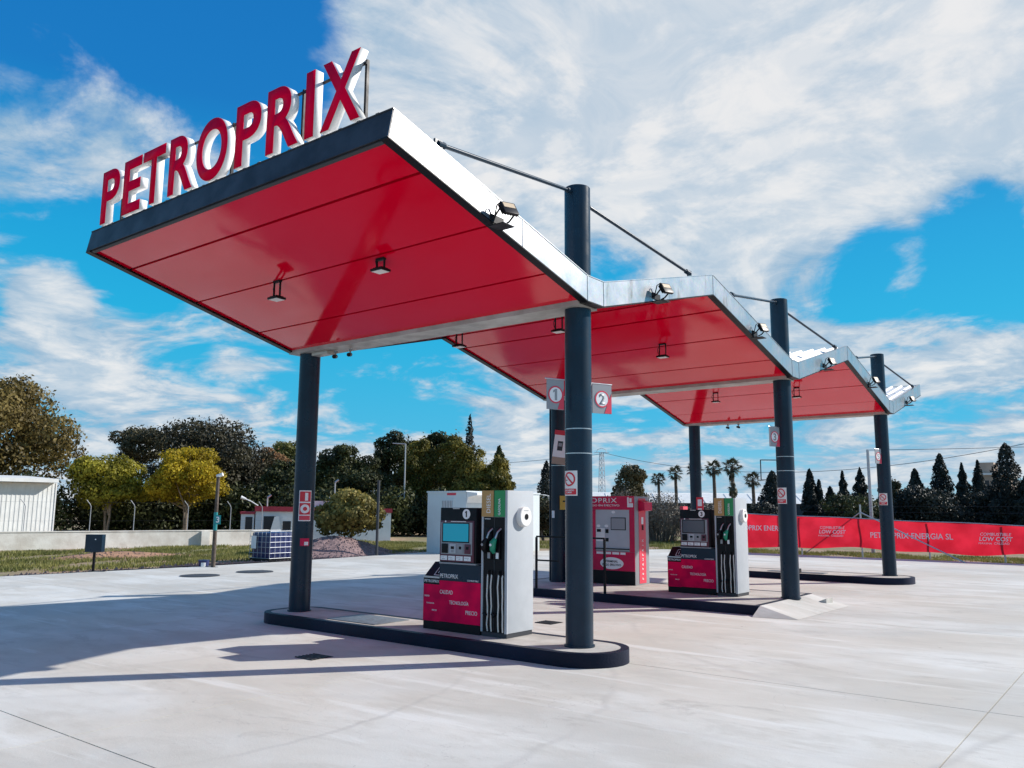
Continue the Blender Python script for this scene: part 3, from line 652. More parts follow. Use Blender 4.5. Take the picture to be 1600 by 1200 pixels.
# ------------------------------------------------------------------ fuel dispensers
def pump(dx, dy, num, label, scr):
    r = E('fuel_dispenser', (-6.9+dx,8.1+dy,.148), label, 'fuel pump', 'fuel dispensers on the islands')
    yf = 7.86+dy; yb = 8.38+dy; X = lambda x: x+dx; z0 = .148
    # lower cabinet
    cab = O('lower_cabinet', B(X(-7.26),X(-6.585),yf+.012,yb,z0,.965,bev=.006), M['blackm'], r)
    O('front_panel', B(X(-7.262),X(-6.59),yf,yf+.0115,.26,.757), M['pumpred'], cab, smooth=0)
    O('upper_panel', B(X(-7.262),X(-6.59),yf,yf+.0115,.760,.962), M['navy'], cab, smooth=0)
    O('skirt', B(X(-7.262),X(-6.59),yf+.002,yf+.0115,z0,.257), M['blackm'], cab, smooth=0)
    ty = yf-.0002
    text('lettering', 'PETROPRIX', M['print'], r, (X(-7.25),ty,.79), h=.052, w=.30, bold=.008)
    text('lettering', 'COMBUSTIBLE', M['print'], r, (X(-6.80),ty,.768), h=.020, w=.18, bold=.02)
    text('lettering', 'CALIDAD', M['print'], r, (X(-7.25),ty,.595), h=.048, w=.215, bold=.004)
    text('lettering', 'TECNOLOGÍA', M['print'], r, (X(-7.09),ty,.478), h=.055, w=.315, bold=.004)
    text('lettering', 'PRECIO', M['print'], r, (X(-6.82),ty,.372), h=.048, w=.185, bold=.004)
    # side wing with a sloping desk top
    wg = O('side_wing', P([(X(-7.545),yf+.02,z0),(X(-7.545),yb-.02,z0),(X(-7.545),yb-.02,.965),(X(-7.545),yf+.22,.965),(X(-7.545),yf+.02,.79)], (.283,0,0)), M['blackm'], r, smooth=0)
    O('wing_panel', B(X(-7.545),X(-7.262),yf+.012,yf+.0195,.25,.70), M['pumpred'], wg, smooth=0)
    O('wing_header', B(X(-7.545),X(-7.262),yf+.012,yf+.0195,.703,.775), M['blackm'], wg, smooth=0)
    O('edge_trim', B(X(-7.55),X(-7.258),yf+.002,yf+.0195,.778,.800), M['steel'], wg, smooth=0)
    text('lettering', 'PETROPRIX', M['print'], r, (X(-7.53),yf+.0118,.722), h=.036, w=.255, bold=.008)
    for tx, x_, z_, w_ in (('CALIDAD',-7.53,.545,.09),('TECNOLOGÍA',-7.49,.46,.135),('PRECIO',-7.39,.375,.08)): text('lettering', tx, M['print'], r, (X(x_),yf+.0118,z_), h=.02, w=w_)
    # hand pictogram on the desk top
    sl = math.atan2(.965-.79,.20); A = Matrix.Translation((X(-7.40),yf+.02,.79)) @ Matrix.Rotation(sl, 4, 'X')
    bm = bmesh.new()
    for q in ((.0,.03,.10,.04),(.0,.03,.01,.20),(.0,.19,.10,.20),(.09,.03,.10,.20),(.045,.07,.055,.15)): box(bm, q[0],q[2],q[1],q[3],.001,.003)
    bm.transform(A); O('pictogram', bm, M['print'], r, smooth=0)
    # payment terminal head
    hd = O('terminal_head', B(X(-7.27),X(-6.672),yf+.008,yf+.34,.985,1.66,bev=.008), M['blackm'], r)
    O('ledge', B(X(-7.262),X(-6.66),yf-.012,yf+.3,.966,.984), M['midgrey'], hd, smooth=0)
    O('bezel', B(X(-7.262),X(-6.70),yf-.004,yf+.0075,.995,1.50,bev=.003), M['darkred'], hd)
    O('fascia_plate', B(X(-7.24),X(-6.725),yf-.008,yf-.0042,1.085,1.478), M['midgrey'], hd, smooth=0)
    O('screen', B(X(-7.205),X(-6.785),yf-.0105,yf-.0082,1.245,1.462), M[scr], hd, smooth=0)
    O('screen_frame', B(X(-7.222),X(-6.768),yf-.0092,yf-.0081,1.23,1.474), M['black'], hd, smooth=0)
    for k, (xa, xb, m) in enumerate(((-7.222,-7.12,'black'),(-7.09,-6.985,'grey'),(-6.955,-6.865,'midgrey'),(-6.84,-6.745,'darkred'))):
        rd = O('reader', B(X(xa),X(xb),yf-.018,yf-.0082,1.098,1.215,bev=.003), M[m], hd)
        O('slot', B(X(xa+.025),X(xb-.025),yf-.0195,yf-.0182,1.15,1.185), M['black'], rd, smooth=0)
        if k == 1: O('keypad', B(X(xa+.03),X(xb-.03),yf-.0195,yf-.0182,1.11,1.142), M['midgrey'], rd, smooth=0)
    for k in range(4): 
        xa = -7.245+k*.129
        pl = O('instruction_label', B(X(xa),X(xa+.112),yf-.0062,yf-.0042,1.012,1.066), M['print'], hd, smooth=0)
        O('label_graphic', B(X(xa+.02+.012*k),X(xa+.075),yf-.0075,yf-.0063,1.024,1.030), M['midgrey'], pl, smooth=0); O('label_graphic', B(X(xa+.01),X(xa+.06+.008*k),yf-.0075,yf-.0063,1.044,1.049), M['midgrey'], pl, smooth=0)
    O('indicator_strip', B(X(-7.08),X(-6.83),yf-.0062,yf-.0042,1.486,1.493), M['print'], hd, smooth=0)
    O('indicator_disc', disc((X(-7.17),yf-.0042,1.489),.012,RF,.002), M['print'], hd)
    O('number_disc', disc((X(-6.835),yf+.008,1.582),.062,RF,.003), M['print'], hd)
    number(num, M['black'], r, (X(-6.835),yf+.0048,1.582), .075)
    O('lettering_strip', B(X(-7.06),X(-6.95),yf+.006,yf+.0078,1.645,1.652), M['print'], hd, smooth=0)
    # tall hose cabinet
    tc_ = O('hose_cabinet', B(X(-6.58),X(-6.18),yf+.02,yb,.20,1.87,bev=.008), M['grey'], r)
    for xa, xb in ((-6.58,-6.553),(-6.218,-6.18)): O('corner_post', B(X(xa),X(xb),yf,yf+.0195,.20,1.87 if xa < -6.5 else 1.869), M['grey'], tc_, smooth=0)
    O('plinth', B(X(-6.572),X(-6.19),yf+.012,yb-.01,z0,.1995), M['darkgrey'], tc_, smooth=0)
    O('hose_panel', B(X(-6.552),X(-6.219),yf+.012,yf+.0195,.20,1.548), M['black'], tc_, smooth=0)
    O('panel_divider', B(X(-6.389),X(-6.381),yf+.008,yf+.0118,.22,1.548), M['darkgrey'], tc_, smooth=0)
    d1 = O('diesel_sign', B(X(-6.578),X(-6.392),yf-.006,yf-.0005,1.555,1.869), M['gold'], tc_, smooth=0); O('sign_gap', B(X(-6.392),X(-6.379),yf-.003,yf-.0005,1.555,1.869), M['black'], tc_, smooth=0)
    d2 = O('petrol_sign', B(X(-6.379),X(-6.216),yf-.006,yf-.0005,1.555,1.869), M['green'], tc_, smooth=0)
    RV = RF @ Matrix.Rotation(math.pi/2, 4, 'Z')
    text('lettering', 'DIESEL', M['print'], d1, (X(-6.44),yf-.0062,1.60), h=.060, w=.23, R=RV); text('lettering', 'GASOLINA', M['print'], d2, (X(-6.285),yf-.0062,1.575), h=.036, w=.20, R=RV, bold=.02)
    O('brand_strip', B(X(-6.54),X(-6.45),yf+.009,yf+.0118,1.525,1.532), M['print'], tc_, smooth=0)
    for k, (xc, m) in enumerate(((-6.475,'black'),(-6.345,'nozgreen'))):
        nz = O('nozzle', T([(X(xc+.06),yf+.01,1.415),(X(xc+.045),yf-.04,1.37),(X(xc+.02),yf-.06,1.28)], [.011,.012,.014], 10), M['steel'], r)
        bm = bmesh.new(); tube(bm, [(X(xc+.025),yf-.055,1.30),(X(xc),yf-.07,1.25),(X(xc-.012),yf-.06,1.17),(X(xc-.015),yf-.03,1.13)], [.022,.042,.036,.020], 12); O('grip', bm, M[m], nz)
        O('swivel', disc((X(xc-.002),yf-.112,1.225),.016,RF,.004), M['print' if m == 'nozgreen' else 'midgrey'], nz)
        bt = O('boot', B(X(xc-.05),X(xc+.06),yf-.01,yf+.0118,1.05,1.42,bev=.01), M['black'], tc_)
        O('hose_label', B(X(xc+.0),X(xc+.04),yf-.0125,yf-.0102,1.0+.06,1.0+.13), M['print' if k else 'midgrey'], bt, smooth=0)
        for xo in ((.013,.071) if k == 0 else (.048,.113)):
            pts = [(X(xc+xo),yf-.012,.875)] + [(X(xc+xo+.005*math.sin(q*2.1+k+xo*30)),yf-.022-.005*math.sin(q*1.3),.84-.11*q) for q in range(6)] + [(X(xc+xo),yf-.012,.215)]
            hs_ = O('hose', T(pts, .0088, 8), M['hose'], r)
            O('hose_end', T([(X(xc+xo),yf-.010,.86),(X(xc+xo),yf-.010,.92)], .012, 8), M['black'], hs_)
        bm = bmesh.new(); tube(bm, [(X(xc-.03),yf-.034,.425),(X(xc+.012),yf-.036,.395)], .022, 8); O('hose_clip', bm, M['black'], r)
    # round reel cover on the side
    yc_ = 8.15+dy; dsc = O('reel_cover', T([(X(-6.182),yc_,1.556),(X(-6.125),yc_,1.556),(X(-6.118),yc_,1.556)], [.122,.118,.108], 32), M['white'], r)
    O('reel_hole', T([(X(-6.12),yc_+.005,1.556),(X(-6.114),yc_+.005,1.556)], .036, 20), M['black'], dsc)
    O('reel_text', B(X(-6.1185),X(-6.116),yc_-.045,yc_+.045,1.626,1.634), M['midgrey'], dsc, smooth=0)
    return r
pump(0, 0, '1', 'red and grey fuel dispenser number 1 on the nearest island', 'teal')
p3 = pump(.16, 6.36, '3', 'red and grey fuel dispenser number 3 on the middle island', 'screen')
O('side_sign', B(-7.27,-7.20,14.55,14.75,1.0,1.72,bev=.01), M['pinkr'], p3)

# ------------------------------------------------------------------ cash terminal
b0, b1, f0, f1, zb0, zb1 = -10.30, -8.46, 14.92, 15.50, .148, 1.92
r = E('cash_terminal', (-9.4,15.2,.148), 'red cash payment terminal booth on the middle island', 'payment kiosk')
bd = O('cabinet', B(b0,b1,f0,f1,zb0,zb1,bev=.01), M['midgrey'], r)
O('header_panel', B(b0+.01,b1-.005,f0-.02,f0-.0005,1.65,1.925), M['red'], r, smooth=0)
O('lower_panel', B(b0+.01,b1-.005,f0-.012,f0-.0005,.42,.80), M['red'], r, smooth=0)
O('plinth', B(b0+.01,b1-.005,f0-.012,f0-.0005,zb0,.417), M['black'], r, smooth=0)
for xa, xb in ((b0+.01,b0+.08),(-9.47,-9.385),(-8.575,b1-.005)): O('stile', B(xa,xb,f0-.012,f0-.0005,.803,1.647), M['red'], r, smooth=0)
for xo in (-9.384,-10.21):
    st = O('service_panel', B(xo,xo+(.80 if xo > -10 else .73),f0-.006,f0-.0005,.83,1.647), M['grey'], r, smooth=0)
    O('display', B(xo+.37,xo+.72,f0-.014,f0-.0065,1.235,1.49), M['blackm'], st, smooth=0); O('display_glass', B(xo+.385,xo+.705,f0-.0165,f0-.0142,1.25,1.475), M['midgrey'], st, smooth=0)
    O('shelf', B(xo-.02,xo+.80 if xo > -10 else xo+.73,f0-.03,f0-.0065,.845,.865), M['black'], st, smooth=0)
    O('coin_plate', B(xo+.01,xo+.22,f0-.010,f0-.0065,1.0,1.27), M['white'], st, smooth=0)
    O('note_slot', B(xo+.03,xo+.13,f0-.013,f0-.0102,1.19,1.25), M['black'], st, smooth=0); O('card_reader', B(xo+.24,xo+.31,f0-.016,f0-.0065,1.17,1.25), M['black'], st, smooth=0); O('receipt_slot', B(xo+.24,xo+.31,f0-.016,f0-.0065,1.0,1.07), M['black'], st, smooth=0)
    for xq, zq in ((.07,1.315),(.26,1.315),(.43,1.60)): O('oval_label', disc((xo+xq,f0-.006,zq),.028,RF,.004,sx=1.6), M['print'], st)
    for k in range(4): O('instruction_label', B(xo+.02+k*.19,xo+.18+k*.19-(.04 if k == 3 else 0),f0-.0155,f0-.0125,.745,.79) if xo > -10 else B(xo+.02+k*.18,xo+.16+k*.18,f0-.0155,f0-.0125,.745,.79), M['print'], st, smooth=0)
text('lettering', 'PETROPRIX', M['print'], r, (-9.98,f0-.0202,1.79), h=.098, w=1.12, bold=.012, spacing=1.15)
text('lettering', 'TERMINAL PAGO EN EFECTIVO', M['print'], r, (-9.98,f0-.0202,1.715), h=.042, w=1.18, bold=.015)
O('oval_sign', disc((-9.0,f0-.0122,.565),.12,RF,.004,sx=2.3), M['print'], r)
text('lettering', 'TERMINAL', M['darkgrey'], r, (-9.0,f0-.0165,.605), h=.045, w=.30, align='C', bold=.02); text('lettering', 'PAGO EFECTIVO', M['darkgrey'], r, (-9.0,f0-.0165,.535), h=.045, w=.44, align='C', bold=.02)
tl = O('corner_logo', B(b1-.155,b1-.02,f0-.0235,f0-.0205,1.70,1.90), M['print'], r, smooth=0); O('logo_mark', B(b1-.115,b1-.02,f0-.026,f0-.0237,1.78,1.905), M['pinkr'], tl, smooth=0); O('logo_bar', B(b1-.10,b1-.05,f0-.028,f0-.0262,1.80,1.88), M['print'], tl, smooth=0)
O('side_strip', B(b1+.0005,b1+.006,f0+.16,f0+.44,zb0+.03,1.88), M['pinkr'], r, smooth=0)
hd = O('side_hood', P([(b1+.0065,f0+.14,1.62),(b1+.15,f0+.14,1.64),(b1+.15,f0+.14,1.80),(b1+.0065,f0+.14,1.84)], (0,.32,0)), M['red'], r, smooth=0)
O('side_label', B(b1+.0065,b1+.009,f0+.26,f0+.34,1.36,1.50), M['print'], r, smooth=0); O('side_lock', B(b1+.0065,b1+.02,f0+.28,f0+.33,1.24,1.34), M['black'], r, smooth=0)
for k, ch in enumerate('PETROPRIX'): text('lettering', ch, M['print'], r, (b1+.0062,f0+.30,.28+k*.092), h=.062, R=RX, align='C', bold=.02) if False else text('lettering', ch, M['print'], r, (b1+.0062,f0+.30,.27+k*.095), h=.058, R=RX @ Matrix.Rotation(math.pi/2, 4, 'Z'), align='C', bold=.02)
# guard rail in front of the terminal
r = E('guard_rail', (-8.9,13.2,.148), 'dark steel guard rail on the kerb in front of the cash terminal', 'railing')
for x in (-9.66,-8.12): O('post', B(x-.018,x+.018,13.182,13.218,.148,1.11), M['blackm'], r)
O('top_rail', B(-9.66,-8.12,13.184,13.216,1.1105,1.14), M['blackm'], r); 
O('mid_rail', B(-9.642,-9.15,13.187,13.213,.66,.69), M['blackm'], r)

# ------------------------------------------------------------------ red banner fence
r = E('banner_fence', (-8.,32.4,0), 'wire boundary fence with a braced post holding the red banner', 'fence')
FY = lambda x: 32.35-.02*(x+8.0)
for x, h in ((-13.3,1.62),(-11.1,1.42),(-8.87,1.90),(-6.6,1.27),(-4.3,1.2),(-2.1,1.12)):
    p = O('post', T([(x,FY(x)+.04,-.1),(x,FY(x)+.04,h)], .03, 10), M['zinc'], r)
bm = bmesh.new(); tube(bm, [(-8.87,FY(-8.87)+.0,1.62),(-5.25,30.9,.0)], .022, 8); O('brace', bm, M['zinc'], r)
bm = bmesh.new(); tube(bm, [(-8.87,FY(-8.87)+.06,1.62),(-11.4,FY(-8.87)+1.4,.0)], .02, 8); O('brace', bm, M['zinc'], r)
for z in (1.62,1.84): O('wire', T([(-13.6,FY(-13.6)+.06,z),(6,FY(6)+.06,z)], .003, 5), M['darkgrey'], r)
def ztop(x): return 1.516-.033*(x+13.2) if x < -3.5 else 1.196
def banner(x0, x1, z0, z1, nm, label, sd_):
    bm = bmesh.new(); nx, nz_ = 220, 12; rr = random.Random(sd_); ph = [rr.uniform(0,6) for _ in range(6)]
    g = [[None]*(nz_+1) for _ in range(nx+1)]
    for i in range(nx+1):
        for j in range(nz_+1):
            x = x0+(x1-x0)*i/nx; tz = j/nz_
            sag = .012*math.sin((x-x0)*1.4+ph[0])*tz; lo = .05*math.sin((x-x0)*.9+ph[1])+.03*math.sin((x-x0)*2.3+ph[2])
            z = (z0+lo)*(1-tz)+(ztop(x)+sag)*tz
            y = FY(x)-.03-.035*math.sin((x*2.1+z*2.7)+ph[3])*(1-abs(2*tz-1)**3)-.02*math.sin(x*5.3-z*3.1+ph[4])*(1-tz*.6)
            g[i][j] = bm.verts.new((x,y,z))
    for i in range(nx):
        for j in range(nz_): bm.faces.new((g[i][j],g[i+1][j],g[i+1][j+1],g[i][j+1]))
    r_ = E(nm, ((x0+x1)/2,FY((x0+x1)/2)-.05,z0), label, 'banner')
    o = O('cloth', bm, M['banner'], r_, smooth=80)
    
    tp = O('hem_rope', T([(x0+(x1-x0)*k/90, FY(x0+(x1-x0)*k/90)-.02, ztop(x0+(x1-x0)*k/90)+.012+.012*math.sin(((x1-x0)*k/90)*1.4+ph[0])) for k in range(91)], .018, 6), M['zinc'], r_)
    def y_at(x, z):
        tz = min(1,max(0,(z-z0)/(ztop(x)-z0))); return FY(x)-.03-.035*math.sin((x*2.1+z*2.7)+ph[3])*(1-abs(2*tz-1)**3)-.02*math.sin(x*5.3-z*3.1+ph[4])*(1-tz*.6)
    def print_(body, x, z, h, w=None, bold=0., shear=0.):
        t = text('lettering', body, M['print'], r_, (x,0,z), h=h, w=w, bold=bold, ext=0, shear=shear)
        for v in t.data.vertices: v.co.y = y_at(v.co.x, v.co.z)-.014
    return print_
def banner_mat():
    m = bpy.data.materials.new('banner_red'); m.use_nodes = True; t = m.node_tree; b = t.nodes['Principled BSDF']; b.inputs['Roughness'].default_value = .5
    g = N(t, 'ShaderNodeNewGeometry'); n = N(t, 'ShaderNodeTexNoise', i_Scale=1.4, i_Detail=4); LK(t, g, 'Position', n, 'Vector')
    c = mixc(t, mapr(t, n.outputs[0], .35, .65), (.58,.012,.03), (.74,.022,.05)); t.links.new(c, b.inputs['Base Color'])
    tr = N(t, 'ShaderNodeBsdfTranslucent'); t.links.new(c, tr.inputs[0]); mx = N(t, 'ShaderNodeMixShader', i_0=.55); LK(t, b, 0, mx, 1); LK(t, tr, 0, mx, 2); LK(t, mx, 0, t.nodes['Material Output'], 0); return m
M['banner'] = banner_mat()
def slogan(pr, x, z):
    pr('COMBUSTIBLE', x, z+.285, .10, .90, .0, .15); pr('LOW COST', x-.03, z+.11, .14, .96, .012, .15); pr('MÁXIMA', x-.06, z, .075, .40, 0, .15); pr('CALIDAD', x+.40, z, .075, .44, 0, .15)
pr = banner(-14.3,6.2,.26,1.4,'advertising_banner','long red banner reading PETROPRIX ENERGIA SL and LOW COST on the fence',3)
for x_, z_ in ((-13.95,.87),(-8.53,.70),(-2.9,.62)): pr('PETROPRIX ENERGIA SL', x_, z_, .20, 2.72, .008)
for x_, z_ in ((-10.36,.70),(-4.98,.58)): slogan(pr, x_, z_)

# ------------------------------------------------------------------ left verge: wall, cabinet, posts, tank, gravel
wa, wb = Vector((-37.2,7.5,0)), Vector((-32.2,23.4,0)); wd = (wb-wa).normalized(); wn = Vector((wd.y,-wd.x,0))
r = E('boundary_wall', (wa+wb)/2, 'low weathered plaster wall along the left verge', 'wall')
ln = (wb-wa).length
bm = P([wa+Vector((0,0,-.1)), wb+Vector((0,0,-.1)), wb+Vector((0,0,.60)), wa+Vector((0,0,.62))], -wn*.25); O('wall', bm, M['plaster'], r, smooth=0)
bm = P([wa+wn*.02+Vector((0,0,.622)), wb+wn*.02+Vector((0,0,.602)), wb+wn*.02+Vector((0,0,.64)), wa+wn*.02+Vector((0,0,.66))], -wn*.29); O('coping', bm, M['plaster'], r, smooth=0)
q = wa+wd*(ln*.82); bm = P([q+wn*.003+Vector((0,0,-.1)), q+wd*.35+wn*.003+Vector((0,0,-.1)), q+wd*.35+wn*.003+Vector((0,0,.6)), q+wn*.003+Vector((0,0,.6))], wn*.18); O('buttress', bm, M['plaster'], r, smooth=0)
fr = E('wire_fence', (wa+wb)/2-wn*.35, 'thin zinc posts with bent tops and wires behind the low wall', 'fence')
for t_ in (.24,.34,.42,.56,.66,.79,.90,.985):
    p0 = wa+wd*(ln*t_)-wn*.32
    O('post', T([p0, p0+Vector((0,0,1.62)), p0+Vector((0,0,1.72))+wd*-.04, p0+Vector((0,0,1.9))-wd*.18], .017, 8), M['midgrey'], fr)
for z in (1.05,1.80):
    o_ = -wd*.12 if z > 1.7 else Vector((0,0,0)); O('wire', T([wa-wn*.32+Vector((0,0,z))+o_, wb-wn*.32+Vector((0,0,z))+o_], .002, 5), M['darkgrey'], fr)
# electric cabinet on its post
r = E('electric_cabinet', (-21.64,10.47,-.05), 'blue grey steel cabinet on a short post at the left verge', 'cabinet')
A = Matrix.Translation((-21.64,10.47,0)) @ Matrix.Rotation(rad(38), 4, 'Z')
for nm, bm, m in (('post',B(-.025,.025,-.025,.025,-.06,.49),M['blackm']),('box',B(-.215,.215,-.09,.09,.49,.93,bev=.006),M['navy']),('door',B(-.205,.205,-.098,-.0905,.50,.92),M['navy']),('lock',disc((.05,-.098,.81),.016,RF,.006),M['print']),('foot',B(-.12,.30,-.05,.05,-.06,.01),M['iron'])):
    bm.transform(A); O(nm, bm, m, r)
# signed post and bucket
r = E('sign_post', (-20.95,13.44,-.05), 'tall wooden post with a teal number 3 plate at the verge', 'signpost')
O('post', T([(-20.95,13.44,-.06),(-20.95,13.44,2.5)], [.06,.045], 12), M['wood'], r); O('foot', B(-21.2,-20.8,13.35,13.5,-.06,.01), M['iron'], r)
O('lamp_cap', T([(-20.98,13.42,2.5),(-20.84,13.51,2.56)], .05, 10), M['white'], r)
A = Matrix.Translation((-20.95,13.44,1.3)) @ Matrix.Rotation(rad(38), 4, 'Z'); bm = B(-.01,.16,-.066,-.06,-.13,.12); bm.transform(A); O('plate', bm, M['tealsign'], r, smooth=0)
bm = curved(-20.95,13.44,.056,-40,110,1.0,1.5); O('wrap', bm, M['tealsign'], r)
t = text('number', '3', M['print'], None, (0,0,0), h=.17, align='C', bold=.03, ext=.002); t.parent = r; t.matrix_parent_inverse = Matrix.Translation(-r.location); t.data.transform(A @ Matrix.Translation((.08,-.067,0)))
r = E('bucket', (-21.35,13.4,-.05), 'small dark blue bucket beside the signed post', 'bucket')
O('pail', T([(-21.35,13.4,-.06),(-21.35,13.4,.16)], [.12,.15], 20), M['blue'], r); O('rim', T([(-21.35,13.4,.1605),(-21.35,13.4,.175)], .158, 20), M['blue'], r); O('label_patch', curved(-21.35,13.4,.145,30,80,-.0,.11), M['print'], r)
# IBC tank in its cage
r = E('ibc_tank', (-22.75,16.75,-.05), 'dark blue cube tank in a white tubular cage by the verge', 'tank')
A = Matrix.Translation((-22.72,16.78,0)) @ Matrix.Rotation(rad(2), 4, 'Z') 
def ad(nm, bm, m, par=r): bm.transform(A); return O(nm, bm, m, par)
tk = ad('bottle', B(-.46,.46,-.56,.56,.06,.86,bev=.06), M['blue']); 
ad('pallet', B(-.5,.5,-.6,.6,-.06,.05), M['blackm'])
for k in range(7):
    y = -.6+1.2*k/6; ad('cage_upright', T([(.505,y,.05),(.505,y,.90)], .0075, 6), M['cage'])
    if k < 6: ad('cage_upright', T([(-.5+k*.2,-.605,.05),(-.5+k*.2,-.605,.90)], .0075, 6), M['cage'])
for z in (.06,.22,.40,.56,.73,.90): ad('cage_hoop', T([(-.5,-.61,z),(.515,-.61,z),(.515,.61,z),(-.5,.61,z),(-.5,-.61,z)], .0075, 6), M['cage'])
ad('name_plate', B(-.40,-.15,-.632,-.625,.35,.75), M['print'])
# gravel heap
def heap(name, c, rx, ry, h, m, label, sd_, chips=900, cat='gravel heap'):
    rr = random.Random(sd_); r_ = E(name, (c[0],c[1],-.06), label, cat); bm = bmesh.new(); n, k_ = 48, 14; rows = []
    for j in range(k_+1):
        t_ = j/k_; row = []
        for i in range(n):
            a = 2*math.pi*i/n; w_ = 1+.12*math.sin(3*a+sd_)+.07*math.sin(7*a+1.3*sd_)
            z = h*(math.cos(t_*math.pi)*.5+.5)**.9*(1+.10*rr.uniform(-1,1)*(1-t_))
            row.append(bm.verts.new((c[0]+math.cos(a)*rx*t_*w_, c[1]+math.sin(a)*ry*t_*w_, -.07+z)))
        rows.append(row)
    for j in range(k_):
        for i in range(n): bm.faces.new((rows[j][i],rows[j+1][i],rows[j+1][(i+1)%n],rows[j][(i+1)%n]))
    bmesh.ops.remove_doubles(bm, verts=bm.verts[:], dist=.001); O('mound', bm, m, r_)
    vs, fs = [], []
    for _ in range(chips):
        a = rr.uniform(0,2*math.pi); t_ = math.sqrt(rr.random()); w_ = 1+.12*math.sin(3*a+sd_)+.07*math.sin(7*a+1.3*sd_)
        p = Vector((c[0]+math.cos(a)*rx*t_*w_, c[1]+math.sin(a)*ry*t_*w_, -.07+h*(math.cos(min(1,t_)*math.pi)*.5+.5)**.9)); s_ = rr.uniform(.02,.055); b0_ = len(vs)
        for d in ((1,0,-.3),(-.6,.8,-.3),(-.6,-.8,-.3),(0,0,.8)): vs.append(p+Vector(d)*s_*rr.uniform(.7,1.3))
        fs += [(b0_,b0_+1,b0_+3),(b0_+1,b0_+2,b0_+3),(b0_+2,b0_,b0_+3)]
    me = bpy.data.meshes.new('chips'); me.from_pydata(vs,[],fs); me.materials.append(M['stone']); o = O('chips', me, None, r_, smooth=0); o['kind'] = 'stuff'
heap('gravel_heap', (-23.9,20.2), 1.7, 3.3, .66, M['gravel'], 'brown grey gravel heap behind the front left column', 2, 1800)
M['earth'] = mat('red_earth', (.40,.22,.13), .95, col2=(.28,.16,.10), vscale=4., bump=.8, bscale=18)
heap('earth_heap', (-28.,14.2), 1.2, 3.0, .20, M['earth'], 'low heap of reddish earth below the plaster wall', 5, 500, 'earth heap')
# a row of loose stones and clods along the slab edge
vs, fs = [], []; rr = random.Random(11)
for _ in range(2600):
    y = rr.uniform(6,24); t_ = (y-6)/18.; x = -22.0+ (.55 if y < 13 else .0) - abs(rr.gauss(0,.45)); s_ = rr.uniform(.015,.06)*(1.5 if rr.random() < .06 else 1); b0_ = len(vs); p = Vector((x,y,-.055+s_*.3))
    if x > -21.5 : x -= .3; p.x = x
    for d in ((1,0,-.3),(-.6,.8,-.3),(-.6,-.8,-.3),(0,0,.8)): vs.append(p+Vector(d)*s_*rr.uniform(.7,1.3))
    fs += [(b0_,b0_+1,b0_+3),(b0_+1,b0_+2,b0_+3),(b0_+2,b0_,b0_+3)]
me = bpy.data.meshes.new('rubble'); me.from_pydata(vs,[],fs); me.materials.append(M['stone']); tag(O('rubble', me, None, smooth=0), 'loose stones and clods along the slab edge', 'rubble', kind='stuff')
# plain pole by the verge
tag(O('steel_pole', T([(-21.96,20.5,-.06),(-21.96,20.5,1.5),(-21.96,20.5,2.62)], .05, 12), M['darkgrey']), 'plain grey steel pole at the slab edge beside the bush', 'pole')

# ------------------------------------------------------------------ buildings
def gablebox(name, c, ang, w, d, h, wallm, label, cat): 
    r_ = E(name, (c[0],c[1],-.06), label, cat); A_ = Matrix.Translation((c[0],c[1],0)) @ Matrix.Rotation(rad(ang), 4, 'Z')
    def ad_(nm, bm, m, par=None): bm.transform(A_); return O(nm, bm, m, par or r_, smooth=30)
    return r_, ad_
# portable cabin by the far verge
r, ad = gablebox('portable_cabin', (-22.22,23.3), 0, 1.9, 5, 2.28, None, 'white portable cabin with grilled window behind the nearest pump', 'cabin')
wl = ad('wall_shell', B(0,1.95,0,4.6,-.06,2.24), M['cabin']); ad('roof', B(-.03,1.98,-.03,4.63,2.2405,2.30), M['cabin'])
wn_ = ad('window', B(.72,1.36,-.03,-.0005,1.15,2.0), M['cabin']); ad('pane', B(.78,1.30,-.034,-.0305,1.2,1.94), M['midgrey'], wn_)
for k in range(6): ad('window_bar', B(.84+k*.08,.856+k*.08,-.05,-.0345,1.2,1.94), M['print'], wn_)
ad('red_label', B(1.0,1.45,-.006,-.0005,2.14,2.225), M['pinkr'])
ad('awning', P([(1.985,-.02,2.27),(2.5,-.02,2.22),(2.5,-.02,2.14),(2.06,-.02,2.08),(2.0,-.02,1.86),(1.985,-.02,1.86)], (0,3.4,0)), M['white'])
w2 = ad('side_window', B(1.9505,1.98,1.0,1.7,1.15,1.84), M['white']); ad('pane', B(1.9805,1.985,1.06,1.64,1.2,1.8), M['dark'], w2)
w3 = ad('side_door', B(1.9505,1.98,2.1,3.0,.0,1.84), M['cabin']); ad('door_handle', T([(1.99,2.2,1.0),(2.02,2.2,1.0)], .03, 8), M['blackm'], w3)
